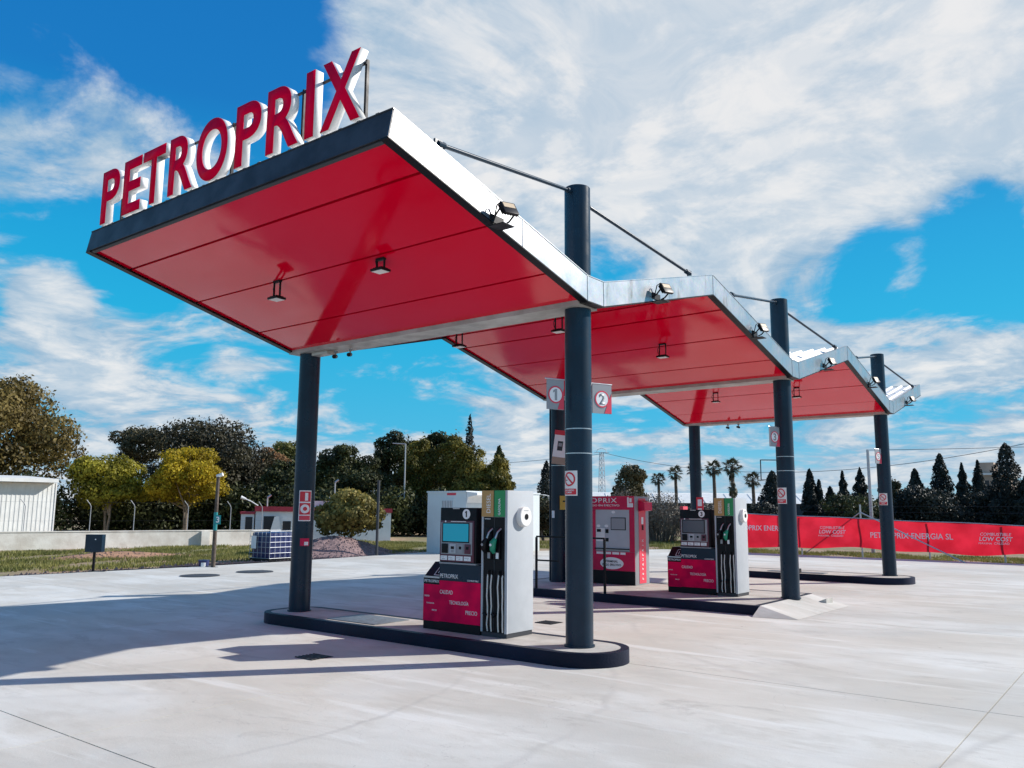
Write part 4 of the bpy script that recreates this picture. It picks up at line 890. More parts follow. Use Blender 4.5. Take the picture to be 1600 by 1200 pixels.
# white warehouse behind the wall at far left
r, ad = gablebox('warehouse', (-44.3,19.2), 0, 1, 1, 1, None, 'white ribbed warehouse behind the low wall at far left', 'warehouse')
wdir = Vector((-.10,-1,0)).normalized(); wnn = Vector((-wdir.y,wdir.x,0)); wnn = wnn if wnn.x < 0 else -wnn
def wp(s, n_, z): return Vector((0,0,z))+wdir*s+wnn*n_
bm = P([wp(0,0,-.06),wp(14,0,-.06),wp(14,0,2.78),wp(0,0,2.78)], wnn*9); ad('wall', bm, M['whitesheet'])
for k in range(70): 
    s_ = .1+k*.2; bm = P([wp(s_,-.0,.0),wp(s_+.06,-.0,.0),wp(s_+.06,-.0,2.75),wp(s_,-.0,2.75)], -wnn*.016); ad('wall_rib', bm, M['whitesheet'])
ad('roof', P([wp(.05,-.55,2.80),wp(.05,9.3,2.80),wp(.05,9.3,3.0),wp(.05,4.5,3.25),wp(.05,-.55,2.98)], wdir*14.5), M['whitesheet'])
ad('corner_flashing', P([wp(-.002,-.03,-.06),wp(-.002,.2,-.06),wp(-.002,.2,2.79),wp(-.002,-.03,2.79)], -wdir*.06), M['white'])
# white house with red roof edge behind the tank
hA, hB = Vector((-36.4,25.6,0)), Vector((-32.4,31.2,0)); hd_ = (hB-hA).normalized(); hn = Vector((hd_.y,-hd_.x,0)); hl = (hB-hA).length
r = E('white_house', (hA+hB)/2, 'low white house with red roof edge behind the tank and bush', 'house')
def hp(s, n_, z): return hA+hd_*s+hn*n_+Vector((0,0,z))
O('wall', P([hp(0,0,-.06),hp(hl,0,-.06),hp(hl,0,1.40),hp(0,0,1.44)], -hn*5), M['rendw'], r, smooth=0)
O('porch', P([hp(-.7,-.02,-.06),hp(-.06,-.02,-.06),hp(-.06,-.02,1.30),hp(-.7,-.02,1.30)], -hn*2), M['rendw'], r, smooth=0); O('porch_roof', P([hp(-.75,.05,1.302),hp(-.02,.05,1.302),hp(-.02,.05,1.42),hp(-.75,.05,1.42)], -hn*2.2), M['redroof'], r, smooth=0)
O('porch_door', P([hp(-.48,-.015,.0),hp(-.14,-.015,.0),hp(-.14,-.015,1.16),hp(-.48,-.015,1.16)], hn*.02), M['dark'], r, smooth=0)
O('roof', P([hp(-.05,.10,1.445),hp(hl+.05,.10,1.405),hp(hl+.05,.10,1.62),hp(-.05,.10,1.70)], -hn*5.3), M['redroof'], r, smooth=0)
for s0, s1, z0_, z1_ in ((.40,1.0,.2,1.2),(1.35,1.75,.4,.95)):
    w_ = O('window', P([hp(s0,.0005,z0_),hp(s1,.0005,z0_),hp(s1,.0005,z1_),hp(s0,.0005,z1_)], hn*.02), M['dark'], r, smooth=0); O('sill', P([hp(s0-.05,.0005,z0_-.06),hp(s1+.05,.0005,z0_-.06),hp(s1+.05,.0005,z0_-.005),hp(s0-.05,.0005,z0_-.005)], hn*.08), M['rendw'], w_, smooth=0)
bm = P([hp(.62,.35,-.06),hp(1.35,.35,-.06),hp(1.13,.35,1.18),hp(.92,.35,1.18)], hn*.5); tag(O('white_hood', bm, M['white'], smooth=0), 'white tapering hood standing before the house window', 'hood')
O('chimney', P([hp(3.75,-1,1.6),hp(4.2,-1,1.6),hp(4.2,-1,2.25),hp(3.75,-1,2.25)], -hn*.4), M['rendw'], r, smooth=0); O('upper_block', P([hp(2.6,-1.2,1.6),hp(4.4,-1.2,1.6),hp(4.4,-1.2,2.0),hp(2.6,-1.2,2.0)], -hn*2), M['rendw'], r, smooth=0)
for s_, z_, l in ((.55,2.15,'thin lamp mast on the white house roof, left one'),(4.0,3.0,'thin lamp mast on the white house chimney')):
    b_ = hp(s_,-1.2,1.6); rr_ = E('lamp_mast', b_, l, 'lamp'); O('mast', T([b_,Vector((b_.x,b_.y,z_))], .035, 8), M['zinc'], rr_); O('head', T([Vector((b_.x,b_.y,z_)),Vector((b_.x,b_.y,z_))+hd_*.18+Vector((0,0,.14))], .05, 8), M['zinc'], rr_)
b_ = hp(.1,.0,1.72); rr_ = E('wall_lamp', b_, 'white arm lamp leaning off the left corner of the white house', 'lamp'); O('arm', T([b_, b_-hd_*.35+Vector((0,0,.22)), b_-hd_*.62+Vector((0,0,.33))], .03, 8), M['white'], rr_); O('head', T([b_-hd_*.6+Vector((0,0,.33)), b_-hd_*.85+Vector((0,0,.42))], [.05,.09], 8), M['white'], rr_)
# street lamp mast in the trees
r = E('street_lamp', (-37.5,37.2,-.06), 'thin tall street lamp with a short arm among the dark trees', 'street lamp'); x, y = -37.5, 37.2
O('mast', T([(x,y,-.06),(x,y,5.68)], [.06,.04], 8), M['zinc'], r); O('arm', T([(x,y,5.66),(x-.65,y-.5,5.70)], .035, 8), M['zinc'], r); O('stay', T([(x,y,2.6),(x-1.0,y-.8,1.75)], .03, 6), M['zinc'], r)
# long white warehouse far behind the palms
r = E('long_building', (-45,88,0), 'long low white building in the distance behind the palms', 'building')
la, lb = Vector((-60,75.1,0)), Vector((-29,99.2,0)); ld = (lb-la).normalized(); lnn = Vector((-ld.y,ld.x,0)); ll = (lb-la).length
def lp(s, n_, z): return la+ld*s+lnn*n_+Vector((0,0,z))
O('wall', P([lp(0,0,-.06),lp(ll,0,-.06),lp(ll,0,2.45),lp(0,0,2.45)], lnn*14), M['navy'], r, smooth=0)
O('roof', P([lp(-.3,-.4,2.451),lp(-.3,2.5,3.55),lp(-.3,7,3.75),lp(-.3,14,2.451)], ld*(ll+.6)), M['whitesheet'], r, smooth=0)
for k in range(14): O('roof_seam', P([lp(1+k*2.8,-.41,2.46),lp(1+k*2.8,2.49,3.56),lp(1+k*2.8,2.49,3.60),lp(1+k*2.8,-.41,2.50)], ld*.08), M['whitesheet'], r, smooth=0)
# arched greenhouse
r = E('arched_shed', (-36.2,50.5,0), 'pale arched shed roof beyond the pump column', 'shed')
ga = Vector((-37.5,48.5,0)); gd = Vector((.62,.78,0)).normalized(); gn = Vector((-gd.y,gd.x,0)); bm = bmesh.new()
prism(bm, [ga+gd*(1.9*(1-math.cos(math.pi*k/14)))+Vector((0,0,1.35+1.35*math.sin(math.pi*k/14))) for k in range(15)]+[ga+gd*3.8+Vector((0,0,0)), ga], gn*9); O('shell', bm, M['rendw'], r, smooth=40)
bm = bmesh.new(); tube(bm, [ga-gn*.02+gd*(1.9*(1-math.cos(math.pi*k/14)))+Vector((0,0,1.35+1.35*math.sin(math.pi*k/14))) for k in range(15)], .06, 6); O('rim', bm, M['whitesheet'], r)
# distant house on the right
r = E('distant_house', (-24,182,0), 'tan flat roofed house far behind the cypresses', 'house')
for nm, (x0,x1,y0,y1,z0_,z1_), m in (('wall',(-27.6,-22.0,180,188,-.06,8.6),'tan'),('tower',(-28.2,-25.2,184,189,-.06,11.2),'tan'),('roof',(-27.9,-21.7,179.7,188.3,8.61,9.0),'rendw')):
    O(nm, B(x0,x1,y0,y1,z0_,z1_), M[m], r, smooth=0)
for k in range(2):
    w_ = O('window', B(-26.6+k*2.2,-25.6+k*2.2,179.97,179.999,6.2,7.6), M['dark'], r, smooth=0); O('sill', B(-26.7+k*2.2,-25.5+k*2.2,179.9,179.999,6.05,6.19), M['rendw'], w_, smooth=0)

# ------------------------------------------------------------------ poles, pylon, wires
r = E('lattice_pylon', (-58.87,95.2,0), 'thin lattice power pylon on the skyline beside the nearest column', 'pylon')
px, py = -58.87, 95.2; bm = bmesh.new()
for sx_ in (-1,1):
    for sy_ in (-1,1): tube(bm, [(px+sx_*.42,py+sy_*.42,0),(px+sx_*.2,py+sy_*.2,9.2)], .05, 5)
O('legs', bm, M['zinc'], r); bm = bmesh.new()
for k in range(14):
    z = k*.66; w0 = .42-.22*z/9.2; w1 = .42-.22*(z+.66)/9.2
    for (a, b) in (((-1,-1),(1,-1)),((1,-1),(1,1)),((1,1),(-1,1)),((-1,1),(-1,-1))): tube(bm, [(px+a[0]*w0,py+a[1]*w0,z),(px+b[0]*w1,py+b[1]*w1,z+.66)], .03, 4)
O('lattice', bm, M['zinc'], r)
O('crossarm', T([(px-.8,py-.6,9.2),(px+.8,py+.6,9.2)], .05, 6), M['zinc'], r); O('top_hoop', T([(px-.5,py-.4,9.2),(px-.45,py-.35,9.6),(px,py,9.8),(px+.45,py+.35,9.6),(px+.5,py+.4,9.2)], .04, 6), M['zinc'], r)
def wire(a, b, sag, label, rad_=.02):
    a, b = Vector(a), Vector(b); tag(O('power_line', T([a+(b-a)*(k/30)-Vector((0,0,sag*4*(k/30)*(1-k/30))) for k in range(31)], rad_, 4), M['darkgrey']), label, 'cable', 'power lines across the sky')
wire((px,py,9.25), (-5,86,8.6), 3.1, 'upper power line sagging right from the pylon', .025)
wire((px,py,9.0), (-130,85,8.6), 1.2, 'power line running left from the pylon', .025)
wire((-16.8,64,6.1), (14,86,8.0), .35, 'lower power line above the cypresses at right', .018)
tag(O('concrete_pole', T([(-9.35,35.7,-.06),(-9.35,35.7,4.15)], [.075,.055], 10), M['zinc']), 'pale slim pole behind the banner beside the farthest column', 'pole')
r = E('billboard_frame', (-28,74,0), 'empty rectangular billboard frame beside the middle column', 'frame')
fa, fb = Vector((-28.7,73.85,0)), Vector((-26.9,75.2,0))
for p_, z0_, z1_ in ((fa,4.4,6.25),(fb,-.06,6.25)): O('upright', T([p_+Vector((0,0,z0_)),p_+Vector((0,0,z1_))], .05, 6), M['darkgrey'], r)
for z_ in (4.42,6.23): O('crossbar', T([fa+Vector((0,0,z_)),fb+Vector((0,0,z_))], .05, 6), M['darkgrey'], r)

# ------------------------------------------------------------------ vegetation
def leafmesh(name, C, NRM, size, m, rs, asp=.6, drop=.25):
    """many small two-triangle leaves, each folded along its midrib; C centres, NRM preferred outward direction"""
    n = len(C); a = rs.normal(size=(n,3)); nn = NRM*.9+rs.normal(size=(n,3))*.55; nn /= np.linalg.norm(nn,axis=1,keepdims=True)
    a -= nn*(a*nn).sum(1,keepdims=True); a[:,2] -= drop; a /= np.linalg.norm(a,axis=1,keepdims=True)+1e-9; b = np.cross(nn,a)
    s = size*rs.uniform(.6,1.35,(n,1))
    v = np.stack([C-a*s, C+b*s*asp+nn*s*.15, C+a*s, C-b*s*asp+nn*s*.15],1).reshape(-1,3)
    me = bpy.data.meshes.new(name); me.vertices.add(4*n); me.vertices.foreach_set('co', v.ravel().astype(np.float32))
    idx = np.arange(4*n).reshape(n,4); tri = np.stack([idx[:,[0,1,2]], idx[:,[0,2,3]]],1).reshape(-1,3)
    me.loops.add(tri.size); me.loops.foreach_set('vertex_index', tri.ravel().astype(np.int32)); me.polygons.add(len(tri))
    me.polygons.foreach_set('loop_start', np.arange(0,tri.size,3,dtype=np.int32)); me.update(calc_edges=True); me.materials.append(m); return me
def lobes_pts(lobes, n, rs, fill=.45):
    vol = np.array([l[3]*l[4]*l[5] for l in lobes])**.7; pick = rs.choice(len(lobes), n, p=vol/vol.sum()); Lb = np.array(lobes)[pick]
    d = rs.normal(size=(n,3)); d /= np.linalg.norm(d,axis=1,keepdims=True); q = (fill+(1-fill)*rs.random((n,1))**.6)*(1+.12*rs.normal(size=(n,1)))
    return Lb[:,:3]+d*Lb[:,3:6]*q, d
def tree(name, x, y, H, Wd, kind, label, seed, leaf, n=7000, size=.17, base=.28, group='trees along the horizon', bark='bark', multi=1, squash=1., cat='tree', lob=16, clump=.32):
    H *= 1.06; rs = np.random.RandomState(seed); r_ = E(name, (x,y,-.06), label, cat, group)
    zb = H*base; hc = (H-zb)/2; lobes = []
    for k in range(lob):
        a = rs.uniform(0,2*math.pi); el = rs.uniform(-.55,1.); rr_ = math.sqrt(max(0,1-el*el*.9))*rs.uniform(.35,.78) 
        c = (x+math.cos(a)*rr_*Wd/2, y+math.sin(a)*rr_*Wd/2*squash, zb+hc+el*hc*.64); s_ = clump*Wd/2*rs.uniform(.55,1.3)
        lobes.append((*c, s_, s_, s_*rs.uniform(.6,.9)))
    lobes.append((x,y,zb+hc*1.05,Wd*.27,Wd*.27*squash,hc*.62))
    C_, D_ = lobes_pts(lobes, n, rs, .66); kp = C_[:,2] > zb*.55; C_, D_ = C_[kp], D_[kp]; kp = C_[:,2] < H*(.96+.05*np.sin(C_[:,0]*1.9+seed)+.04*np.sin(C_[:,1]*2.6+C_[:,0]+seed)+.02*rs.normal(size=len(C_))); C_, D_ = C_[kp], D_[kp]
    cr = O('crown', leafmesh('crown', C_, D_, size, leaf, rs), None, r_, smooth=0)
    bm = bmesh.new(); R0 = max(.09, Wd*.028)
    for s_ in range(multi):
        ox = (s_-(multi-1)/2)*.16; lean = rs.uniform(-.18,.18); tip = Vector((x+ox*3+lean, y+rs.uniform(-.2,.2), zb+hc*.75))
        b_ = Vector((x+ox*.6,y,-.1)); mid = b_.lerp(tip,.5)+Vector((rs.uniform(-.12,.12),rs.uniform(-.12,.12),0)); tube(bm, [b_,mid,tip], [R0/(multi**.5),R0*.75/(multi**.5),R0*.28], 9)
        for l in range(6 if multi == 1 else 3):
            q = lobes[rs.randint(len(lobes)-1)]; st = b_.lerp(tip, rs.uniform(.5,.95)); e_ = Vector(q[:3]); tube(bm, [st, st.lerp(e_,.5)+Vector((0,0,-.1)), e_], [R0*.4,R0*.26,R0*.08], 6)
    O('trunk', bm, M[bark], r_, smooth=60); return r_
def cone_tree(name, x, y, H, Wd, label, seed, leaf, n=3500, size=.13, prof='cypress', group='cypresses and conifers behind the banner', base=.06, cat='tree'):
    rs = np.random.RandomState(seed); r_ = E(name, (x,y,-.06), label, cat, group); t_ = rs.random(n*2); a = rs.uniform(0,2*math.pi,n*2)
    if prof == 'cypress': w_ = np.minimum(1,(1-t_)**.62*1.25)*np.minimum(1,.55+t_*2.2)
    else: w_ = (1-t_)**.85*(.78+.22*np.sin(t_*H*4.2+seed)**2)
    ph = rs.uniform(0,6,4); w_ = w_*(1+.16*np.sin(3*a+ph[0]+t_*9)+.14*np.sin(5*a-t_*17+ph[1])+.10*np.sin(t_*31+ph[2]))
    kp = rs.random(n*2) < (w_/w_.max())**.8+.05; t_, a, w_ = t_[kp][:n], a[kp][:n], w_[kp][:n]; m_ = len(t_)
    q = (.45+.6*rs.random(m_)**.5); rr_ = w_*Wd/2*q
    C_ = np.stack([x+np.cos(a)*rr_, y+np.sin(a)*rr_, H*(base+(1-base)*t_)],1); D_ = np.stack([np.cos(a),np.sin(a),np.full(m_,.5)],1)
    O('crown', leafmesh('crown', C_, D_, size, leaf, rs, asp=.5, drop=-.5), None, r_, smooth=0)
    O('trunk', T([(x,y,-.1),(x,y,H*.5),(x,y,H*.93)], [max(.06,Wd*.05),Wd*.035,.012], 8), M['bark'], r_, smooth=60); return r_
G1 = 'broadleaf trees behind the low wall'
tree('spreading_tree', -58.8,20.6,10.0,13.0,0,'huge olive brown spreading tree at the far left behind the warehouse',1,L['brown'],34000,.12,.10,G1,lob=44,clump=.25)
tree('spreading_tree', -60.5,15.5,9.2,10.0,0,'olive brown tree at the left picture edge behind the warehouse',91,L['brown'],14000,.12,.08,G1,lob=26,clump=.27)
tree('dome_tree', -52.6,33.4,8.05,11.2,0,'dark domed tree behind the yellow trees',2,L['dark'],30000,.11,.06,G1,lob=46,clump=.25)
tree('open_tree', -64.5,34.4,8.3,6.4,0,'thin flat topped grey green tree left of the dark dome',3,L['olive'],8500,.11,.45,G1,lob=18,clump=.22)
tree('yellow_tree', -46.7,27.9,5.45,5.75,0,'larger yellow leaved tree with split trunk behind the wall',4,L['yellow'],20000,.09,.13,G1,'palebark',3,lob=34,clump=.24)
tree('yellow_tree', -50.3,24.9,4.75,5.35,0,'smaller yellow green tree with split trunk next to the warehouse',5,L['yellow2'],16000,.09,.13,G1,'palebark',3,lob=30,clump=.24)
tree('russet_tree', -53.0,38.4,6.4,4.2,0,'russet brown tree right of the dark dome',6,L['orange'],9500,.10,.08,G1,lob=22,clump=.27)
tree('fresh_green_tree', -58.0,43.6,7.6,5.4,0,'fresh green tree left of the front left column',7,L['green'],11000,.11,.08,G1,lob=22,clump=.27)
tree('fresh_green_tree', -52.0,44.8,6.3,4.8,0,'pale green tree just right of the front left column',77,L['green'],8000,.11,.08,G1,lob=20,clump=.27)
tree('dark_tree', -46.4,35.4,5.4,5.0,0,'dark tree just right of the front left column, lower one',78,L['conifer'],11000,.10,.0,G1,lob=26,clump=.26)
tree('dark_tree', -44.0,37.9,6.4,5.2,0,'dark tree rising behind the shrub',8,L['conifer'],15000,.10,.0,G1,lob=30,clump=.24)
tree('dark_tree', -44.4,43.2,7.9,5.2,0,'tall dark tree behind the street lamp',9,L['conifer'],16000,.10,.0,G1,lob=32,clump=.24)
tree('dark_tree', -40.6,43.4,7.7,4.0,0,'narrow dark tree peak right of the tall dark tree',10,L['conifer'],12000,.10,.0,G1,lob=22,clump=.25)
tree('yellow_conifer', -38.6,39.8,6.9,3.2,0,'yellow green upright conifer right of the street lamp',11,L['ygreen'],13000,.085,.0,G1,lob=26,clump=.26)
tree('yellow_conifer', -36.9,41.2,7.05,3.2,0,'middle yellow green upright conifer in the clump',12,L['ygreen'],13000,.085,.0,G1,lob=26,clump=.26)
tree('yellow_conifer', -35.3,41.0,6.3,3.6,0,'broad yellow green conifer behind the portable cabin',13,L['ygreen'],13000,.085,.0,G1,lob=28,clump=.26)
tree('yellow_conifer', -33.6,41.6,5.4,3.0,0,'low yellow green conifer at the clump right end',14,L['ygreen'],9000,.085,.0,G1,lob=20,clump=.28)
tree('dark_tree', -40.5,37.0,4.4,4.6,0,'low dark tree filling the foot of the yellow green clump',79,L['conifer'],10000,.10,.0,G1,lob=22)
cone_tree('slender_tree', -49.7,57.5,10.25,2.7,'slender open conifer spire above the yellow green clump',15,L['cypress'],2600,.15,'conifer',G1)
tree('dark_tree', -47.0,50.0,5.8,7.0,0,'dark undergrowth trees behind the clump',16,L['conifer'],9000,.14,.0,G1,lob=24)
cone_tree('dark_conifer', -50.7,63.1,7.75,4.6,'dark pointed conifer left of the nearest columns',17,L['conifer'],8000,.16,'conifer',G1)
tree('dark_tree', -49.5,58.5,5.6,5.6,0,'low dark tree above the nearest pump',18,L['conifer'],8500,.13,.0,G1,lob=24,clump=.26)
cone_tree('cypress', -41.2,57.7,5.7,1.7,'dark cypress half hidden by the middle left column',19,L['cypress'],4500,.11,'cypress')
# undergrowth behind the low wall, seen as separate bushes
for k, (x, y, h, w_, l) in enumerate(((-54,21,3.4,7.5,'dark bush between warehouse and smaller yellow tree'),(-53.5,26,3.6,7,'dark bush under the smaller yellow tree'),(-51.5,29.5,3.5,7,'dark bush between the two yellow trees'),(-49.5,32,3.4,7,'dark bush under the larger yellow tree'),(-46.5,34,3.3,6.5,'dark bush right of the larger yellow tree'),(-43.5,34.2,3.1,6,'dark bush behind the white house, left one'),
      (-40.5,35.0,3.0,6,'dark bush behind the white house, middle one'),(-38.2,36.8,2.9,5.5,'dark bush at the foot of the street lamp'),(-36.0,38.6,2.8,5,'dark bush behind the plain steel pole'),(-34.0,40.2,2.8,5,'dark bush beside the portable cabin'),(-31.5,42.5,2.6,5,'dark bush above the portable cabin roof'),(-48.5,37.5,4.6,6,'taller dark bush below the russet tree'))):
    tree('dark_bush', x,y,h,w_,0,l,30+k,L['conifer'],9500,.12,-.4,'dark undergrowth behind the wall',cat='bush',lob=26,clump=.34)
tree('shrub', -24.3,21.2,2.42,3.2,0,'big green and russet shrub growing on the gravel heap',40,L['shrub'],11000,.078,.04,None,cat='bush',lob=44,clump=.20)
tree('roadside_bush', -26.6,37.0,2.2,2.8,0,'dark green bush seen between pump and middle column',41,L['dark'],7500,.07,0.,None,cat='bush')
tree('roadside_bush', -27.9,35.2,1.9,2.4,0,'small olive bush beside the bush between pump and column',43,L['olive'],5000,.07,0.,None,cat='bush')
tree('grey_tree', -38.2,66.4,6.2,4.2,0,'grey green tree above the cash terminal',42,L['olive'],8000,.12,.1,None,lob=24,clump=.24)
# bare thicket between terminal and second pump: real twigs plus dry leaves
def thicket(x, y, H, Wd, label, seed, nt_=260):
    rs = random.Random(seed); r_ = E('bare_thicket', (x,y,-.06), label, 'bush'); bm = bmesh.new()
    for _ in range(nt_):
        a = rs.uniform(0,6.28); q = math.sqrt(rs.random())*Wd*.42; b_ = Vector((x+math.cos(a)*q*.6,y+math.sin(a)*q*.6,-.06)); e_ = Vector((x+math.cos(a)*q*1.25+rs.uniform(-.2,.2),y+math.sin(a)*q*1.25,H*(1-.45*(q/(Wd*.5))**2)*rs.uniform(.6,1.03))); m_ = b_.lerp(e_,.55)+Vector((rs.uniform(-.12,.12),rs.uniform(-.12,.12),0)); tube(bm, [b_,m_,e_], [.014,.009,.004], 4, False)
        for _k in range(3):
            f_ = m_.lerp(e_, rs.uniform(.1,.9)); tube(bm, [f_, f_+Vector((rs.uniform(-.25,.25),rs.uniform(-.25,.25),rs.uniform(.05,.35)))], [.006,.003], 4, False)
    o = O('twigs', bm, M['twig'], r_, smooth=60); o['kind'] = 'stuff'
    rs = np.random.RandomState(seed); C_, D_ = lobes_pts([(x,y,H*.55,Wd*.46,Wd*.4,H*.42),(x+Wd*.2,y,H*.4,Wd*.35,Wd*.3,H*.35),(x-Wd*.22,y,H*.45,Wd*.3,Wd*.3,H*.4)], 5200, rs); C_[:,2] = np.abs(C_[:,2])
    O('foliage', leafmesh('foliage', C_, D_, .055, L['dry'], rs), None, r_, smooth=0)
M['twig'] = mat('twig', (.22,.18,.15), .9, var=.3)
thicket(-21.2,40.0,2.65,3.3,'grey leafless thicket right of the cash terminal',50); thicket(-18.9,40.6,2.1,2.4,'lower grey thicket left of the second pump',51,160)
thicket(-23.8,40.6,2.9,2.0,'thin bare thicket directly behind the cash terminal',52,120)
# fan palms
def fan_mesh(seed):
    rs = random.Random(seed); bm = bmesh.new(); n = 13; ctr = Vector((.62,0,.0)); tube(bm, [(0,0,0),(.35,0,.05),(.62,0,0)], [.03,.022,.015], 5)
    for k in range(n):
        a = rad(-105+210*k/(n-1)); d = Vector((math.cos(a),math.sin(a),-.08)); s_ = Vector((-math.sin(a),math.cos(a),0)); l_ = .62*rs.uniform(.85,1.1)*(1-.25*abs(a)/2)
        v = [bm.verts.new(p) for p in (ctr+d*.06-s_*.012, ctr+d*l_*.55-s_*.055+Vector((0,0,.02)), ctr+d*l_+Vector((0,0,-.14)), ctr+d*l_*.55+s_*.055+Vector((0,0,.02)))]; bm.faces.new(v)
    me = bpy.data.meshes.new('frond'); bm.to_mesh(me); bm.free(); me.materials.append(L['palm']); return me
FAN = [fan_mesh(k) for k in range(3)]
def palm(x, y, H, sc, label, seed, skirt=0., n=20):
    sc *= .8
    rs = random.Random(seed); r_ = E('fan_palm', (x,y,-.06), label, 'palm tree', 'fan palms on the skyline')
    O('trunk', T([(x,y,-.1),(x+.05,y,H*.5),(x,y,H-.95*sc)], [.24*sc,.19*sc,.17*sc], 10), M['bark'], r_, smooth=60)
    top = Vector((x,y,H-.95*sc))
    tot = n+(int(46*skirt))
    for k in range(tot):
        o = bpy.data.objects.new('frond', FAN[k%3]); 
        if k < n: az = k*2.4; el = rad(-50+125*(k/n)**.9); p_ = top
        else: az = k*2.4; el = rad(-75+rs.uniform(-8,12)); p_ = Vector((x,y,top.z-rs.uniform(.2,skirt*(H-1.2))))
        Mx = Matrix.Translation(p_) @ Matrix.Rotation(az, 4, 'Z') @ Matrix.Rotation(-el, 4, 'Y') @ Matrix.Rotation(rs.uniform(-.5,.5), 4, 'X') @ Matrix.Scale(sc*rs.uniform(.85,1.1), 4)
        link(o, r_); o.matrix_basis = Mx
palm(-43.3,81.7,5.75,1.05,'leftmost short fan palm above the grey thicket',60); palm(-41.8,82.8,6.45,1.15,'second fan palm from the left, straight slim trunk',61); palm(-41.0,86.0,7.0,1.2,'fan palm half hidden behind the farthest left column',62)
palm(-38.5,85.4,7.05,1.25,'tall fan palm right of the farthest left column',63); palm(-32.8,77.0,6.75,1.2,'shaggy fan palm with a thick skirt of dead leaves',64,.85); palm(-33.2,83.1,5.6,1.15,'short fan palm left of the middle right column',65)
# cypresses and conifers behind the banner
CY = [(-22.3,59.5,4.5,2.0,'cypress','dark cypress half hidden by the middle right column'),(-20.85,63.3,4.75,1.25,'cypress','slim dark cypress just right of the middle right column'),(-20.3,63.7,4.0,.8,'cypress','very thin cypress beside the slim one'),(-19.0,62.1,3.4,1.1,'cypress','small cypress in the group left of the farthest column'),
      (-19.5,66.9,4.75,1.7,'conifer','pointed dark conifer left of the pale pole'),(-18.9,69.5,5.1,2.6,'conifer','broad dark conifer beside the pale pole'),(-14.1,65.9,4.75,1.45,'cypress','middle sized cypress right of the farthest column'),(-12.6,67.1,5.85,1.75,'cypress','tall pointed cypress over the brace of the fence'),
      (-11.75,70.3,5.3,2.0,'conifer','ragged conifer right of the tall cypress'),(-11.1,73.1,5.65,2.3,'conifer','ragged conifer before the tan house'),(-8.2,65.4,6.35,2.3,'cypress','tallest cypress near the right picture edge'),(-7.1,64.6,4.0,3.0,'conifer','low conifer at the right picture edge')]
for k, (x, y, h, w_, pr_, l) in enumerate(CY): cone_tree('cypress' if pr_ == 'cypress' else 'dark_conifer', x,y,h,w_,l,70+k,L['cypress'],6500 if w_ > 1 else 2600,.10,pr_)
tree('olive_tree', -15.8,66.0,4.4,2.6,0,'olive green rounded tree behind the farthest column',85,L['olive'],7000,.10,.02,None,lob=22,clump=.26)
for k, (x, y, h, w_) in enumerate(((-17.3,61.0,2.9,6.6),(-13.2,63.5,3.3,6.0),(-9.6,66.5,3.3,6.2),(-6.0,67.5,3.8,5.4),(-22.0,58.0,2.4,6.0))):
    tree('dark_hedge', x,y,h,w_,0,('dark hedge below the conifers left of the farthest column','dark hedge below the middle cypress','dark hedge below the ragged conifers','dark hedge at the right picture edge','dark hedge behind the middle column')[k],95+k,L['cypress' if k != 0 else 'conifer'],9500,.11,-.4,'dark hedges behind the banner',cat='hedge',lob=16)
rs_ = random.Random(4); r = E('feather_palm', (-13.6,66.5,-.06), 'spiky palm leaves sticking out left of the tall cypress', 'palm tree')
O('trunk', T([(-13.4,66.6,-.1),(-13.4,66.6,2.9)], [.2,.16], 8), M['bark'], r)
for k in range(16):
    az = rad(360*k/16+8); el = rad(rs_.uniform(5,60)); b_ = Vector((-13.4,66.6,2.9)); d = Vector((math.cos(az)*math.cos(el),math.sin(az)*math.cos(el),math.sin(el))); bm = bmesh.new(); l_ = 1.45
    pts = [b_+d*l_*t_-Vector((0,0,.5*t_*t_)) for t_ in (0,.25,.5,.75,1)]; tube(bm, pts, [.02,.016,.012,.009,.004], 4)
    sd2 = d.cross(Vector((0,0,1))).normalized()
    for j in range(12):
        p_ = pts[0].lerp(pts[-1], .15+.07*j); 
        for s_ in (-1,1): 
            e_ = p_+sd2*s_*.28*(1-.4*j/12)+d*.12-Vector((0,0,.06)); v = [bm.verts.new(q) for q in (p_-d*.02, e_, p_+d*.02)]; bm.faces.new(v)
    O('frond', bm, L['palm'], r, smooth=0)

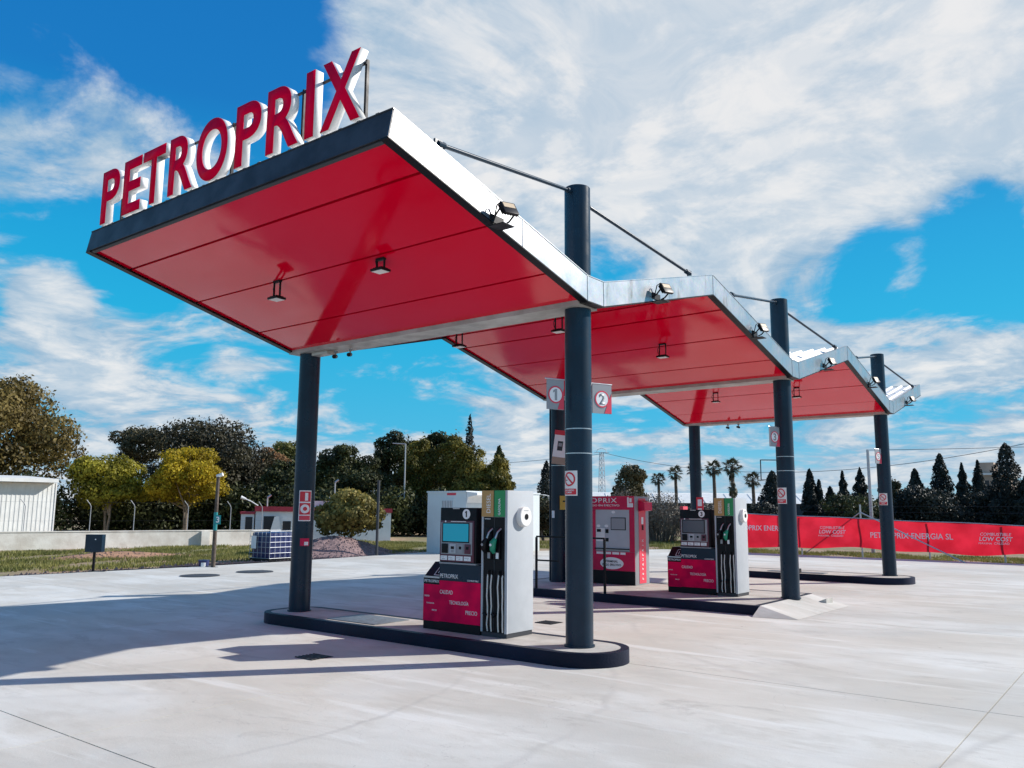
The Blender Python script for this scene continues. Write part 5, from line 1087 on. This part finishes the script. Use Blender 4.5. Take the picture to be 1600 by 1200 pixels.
# grass and weeds on the verges
def grass(name, pts, label, hs, seed):
    rs = np.random.RandomState(seed); n = len(pts); h = hs*rs.uniform(.4,1.3,n); a = rs.uniform(0,2*math.pi,n); w_ = .012+.012*rs.random(n); dx, dy = np.cos(a), np.sin(a); ln_ = rs.normal(0,.35,(n,2))*h[:,None]
    b1 = np.stack([pts[:,0]-dx*w_,pts[:,1]-dy*w_,np.full(n,-.065)],1); b2 = np.stack([pts[:,0]+dx*w_,pts[:,1]+dy*w_,np.full(n,-.065)],1); t_ = np.stack([pts[:,0]+ln_[:,0],pts[:,1]+ln_[:,1],-.06+h],1)
    v = np.stack([b1,b2,t_],1).reshape(-1,3); me = bpy.data.meshes.new(name); me.vertices.add(len(v)); me.vertices.foreach_set('co', v.ravel().astype(np.float32)); me.loops.add(len(v)); me.loops.foreach_set('vertex_index', np.arange(len(v),dtype=np.int32)); me.polygons.add(n); me.polygons.foreach_set('loop_start', np.arange(0,len(v),3,dtype=np.int32)); me.update(calc_edges=True); me.materials.append(L['grass'])
    tag(O(name, me, None, smooth=0), label, 'grass', kind='stuff')
def patch(n, x0, x1, y0, y1, seed, f):
    rs = np.random.RandomState(seed); p = np.stack([rs.uniform(x0,x1,n),rs.uniform(y0,y1,n)],1); k = np.sin(p[:,0]*1.3+seed)*np.sin(p[:,1]*.9+seed*2)+.6*np.sin(p[:,0]*3.1+p[:,1]*2.2)+.4*rs.normal(size=n); p = p[k > f]; return p
pl_ = patch(95000,-33.5,-22.9,6,30,3,-.25); pl_ = pl_[~((np.abs(pl_[:,0]+23.9) < 1.3) & (np.abs(pl_[:,1]-20.0) < 2.2))]
grass('verge_grass', pl_, 'green and dry grass on the left verge', .10, 3)
pr_ = patch(52000,-17.5,5.,31.35,36,5,-.2); pr_ = pr_[pr_[:,1] > 32.35-.0425*(pr_[:,0]+16.9)-.02]
grass('verge_grass', pr_, 'dry grass strip below the red banner', .10, 5)
pm_ = patch(26000,-26,-15.,30,42,6,-.3); pm_ = pm_[(pm_[:,1]-23.4)*5.4-(pm_[:,0]+22.3)*8.9 > 1.]
grass('verge_grass', pm_, 'green grass beyond the slab between cabin and thicket', .14, 6)
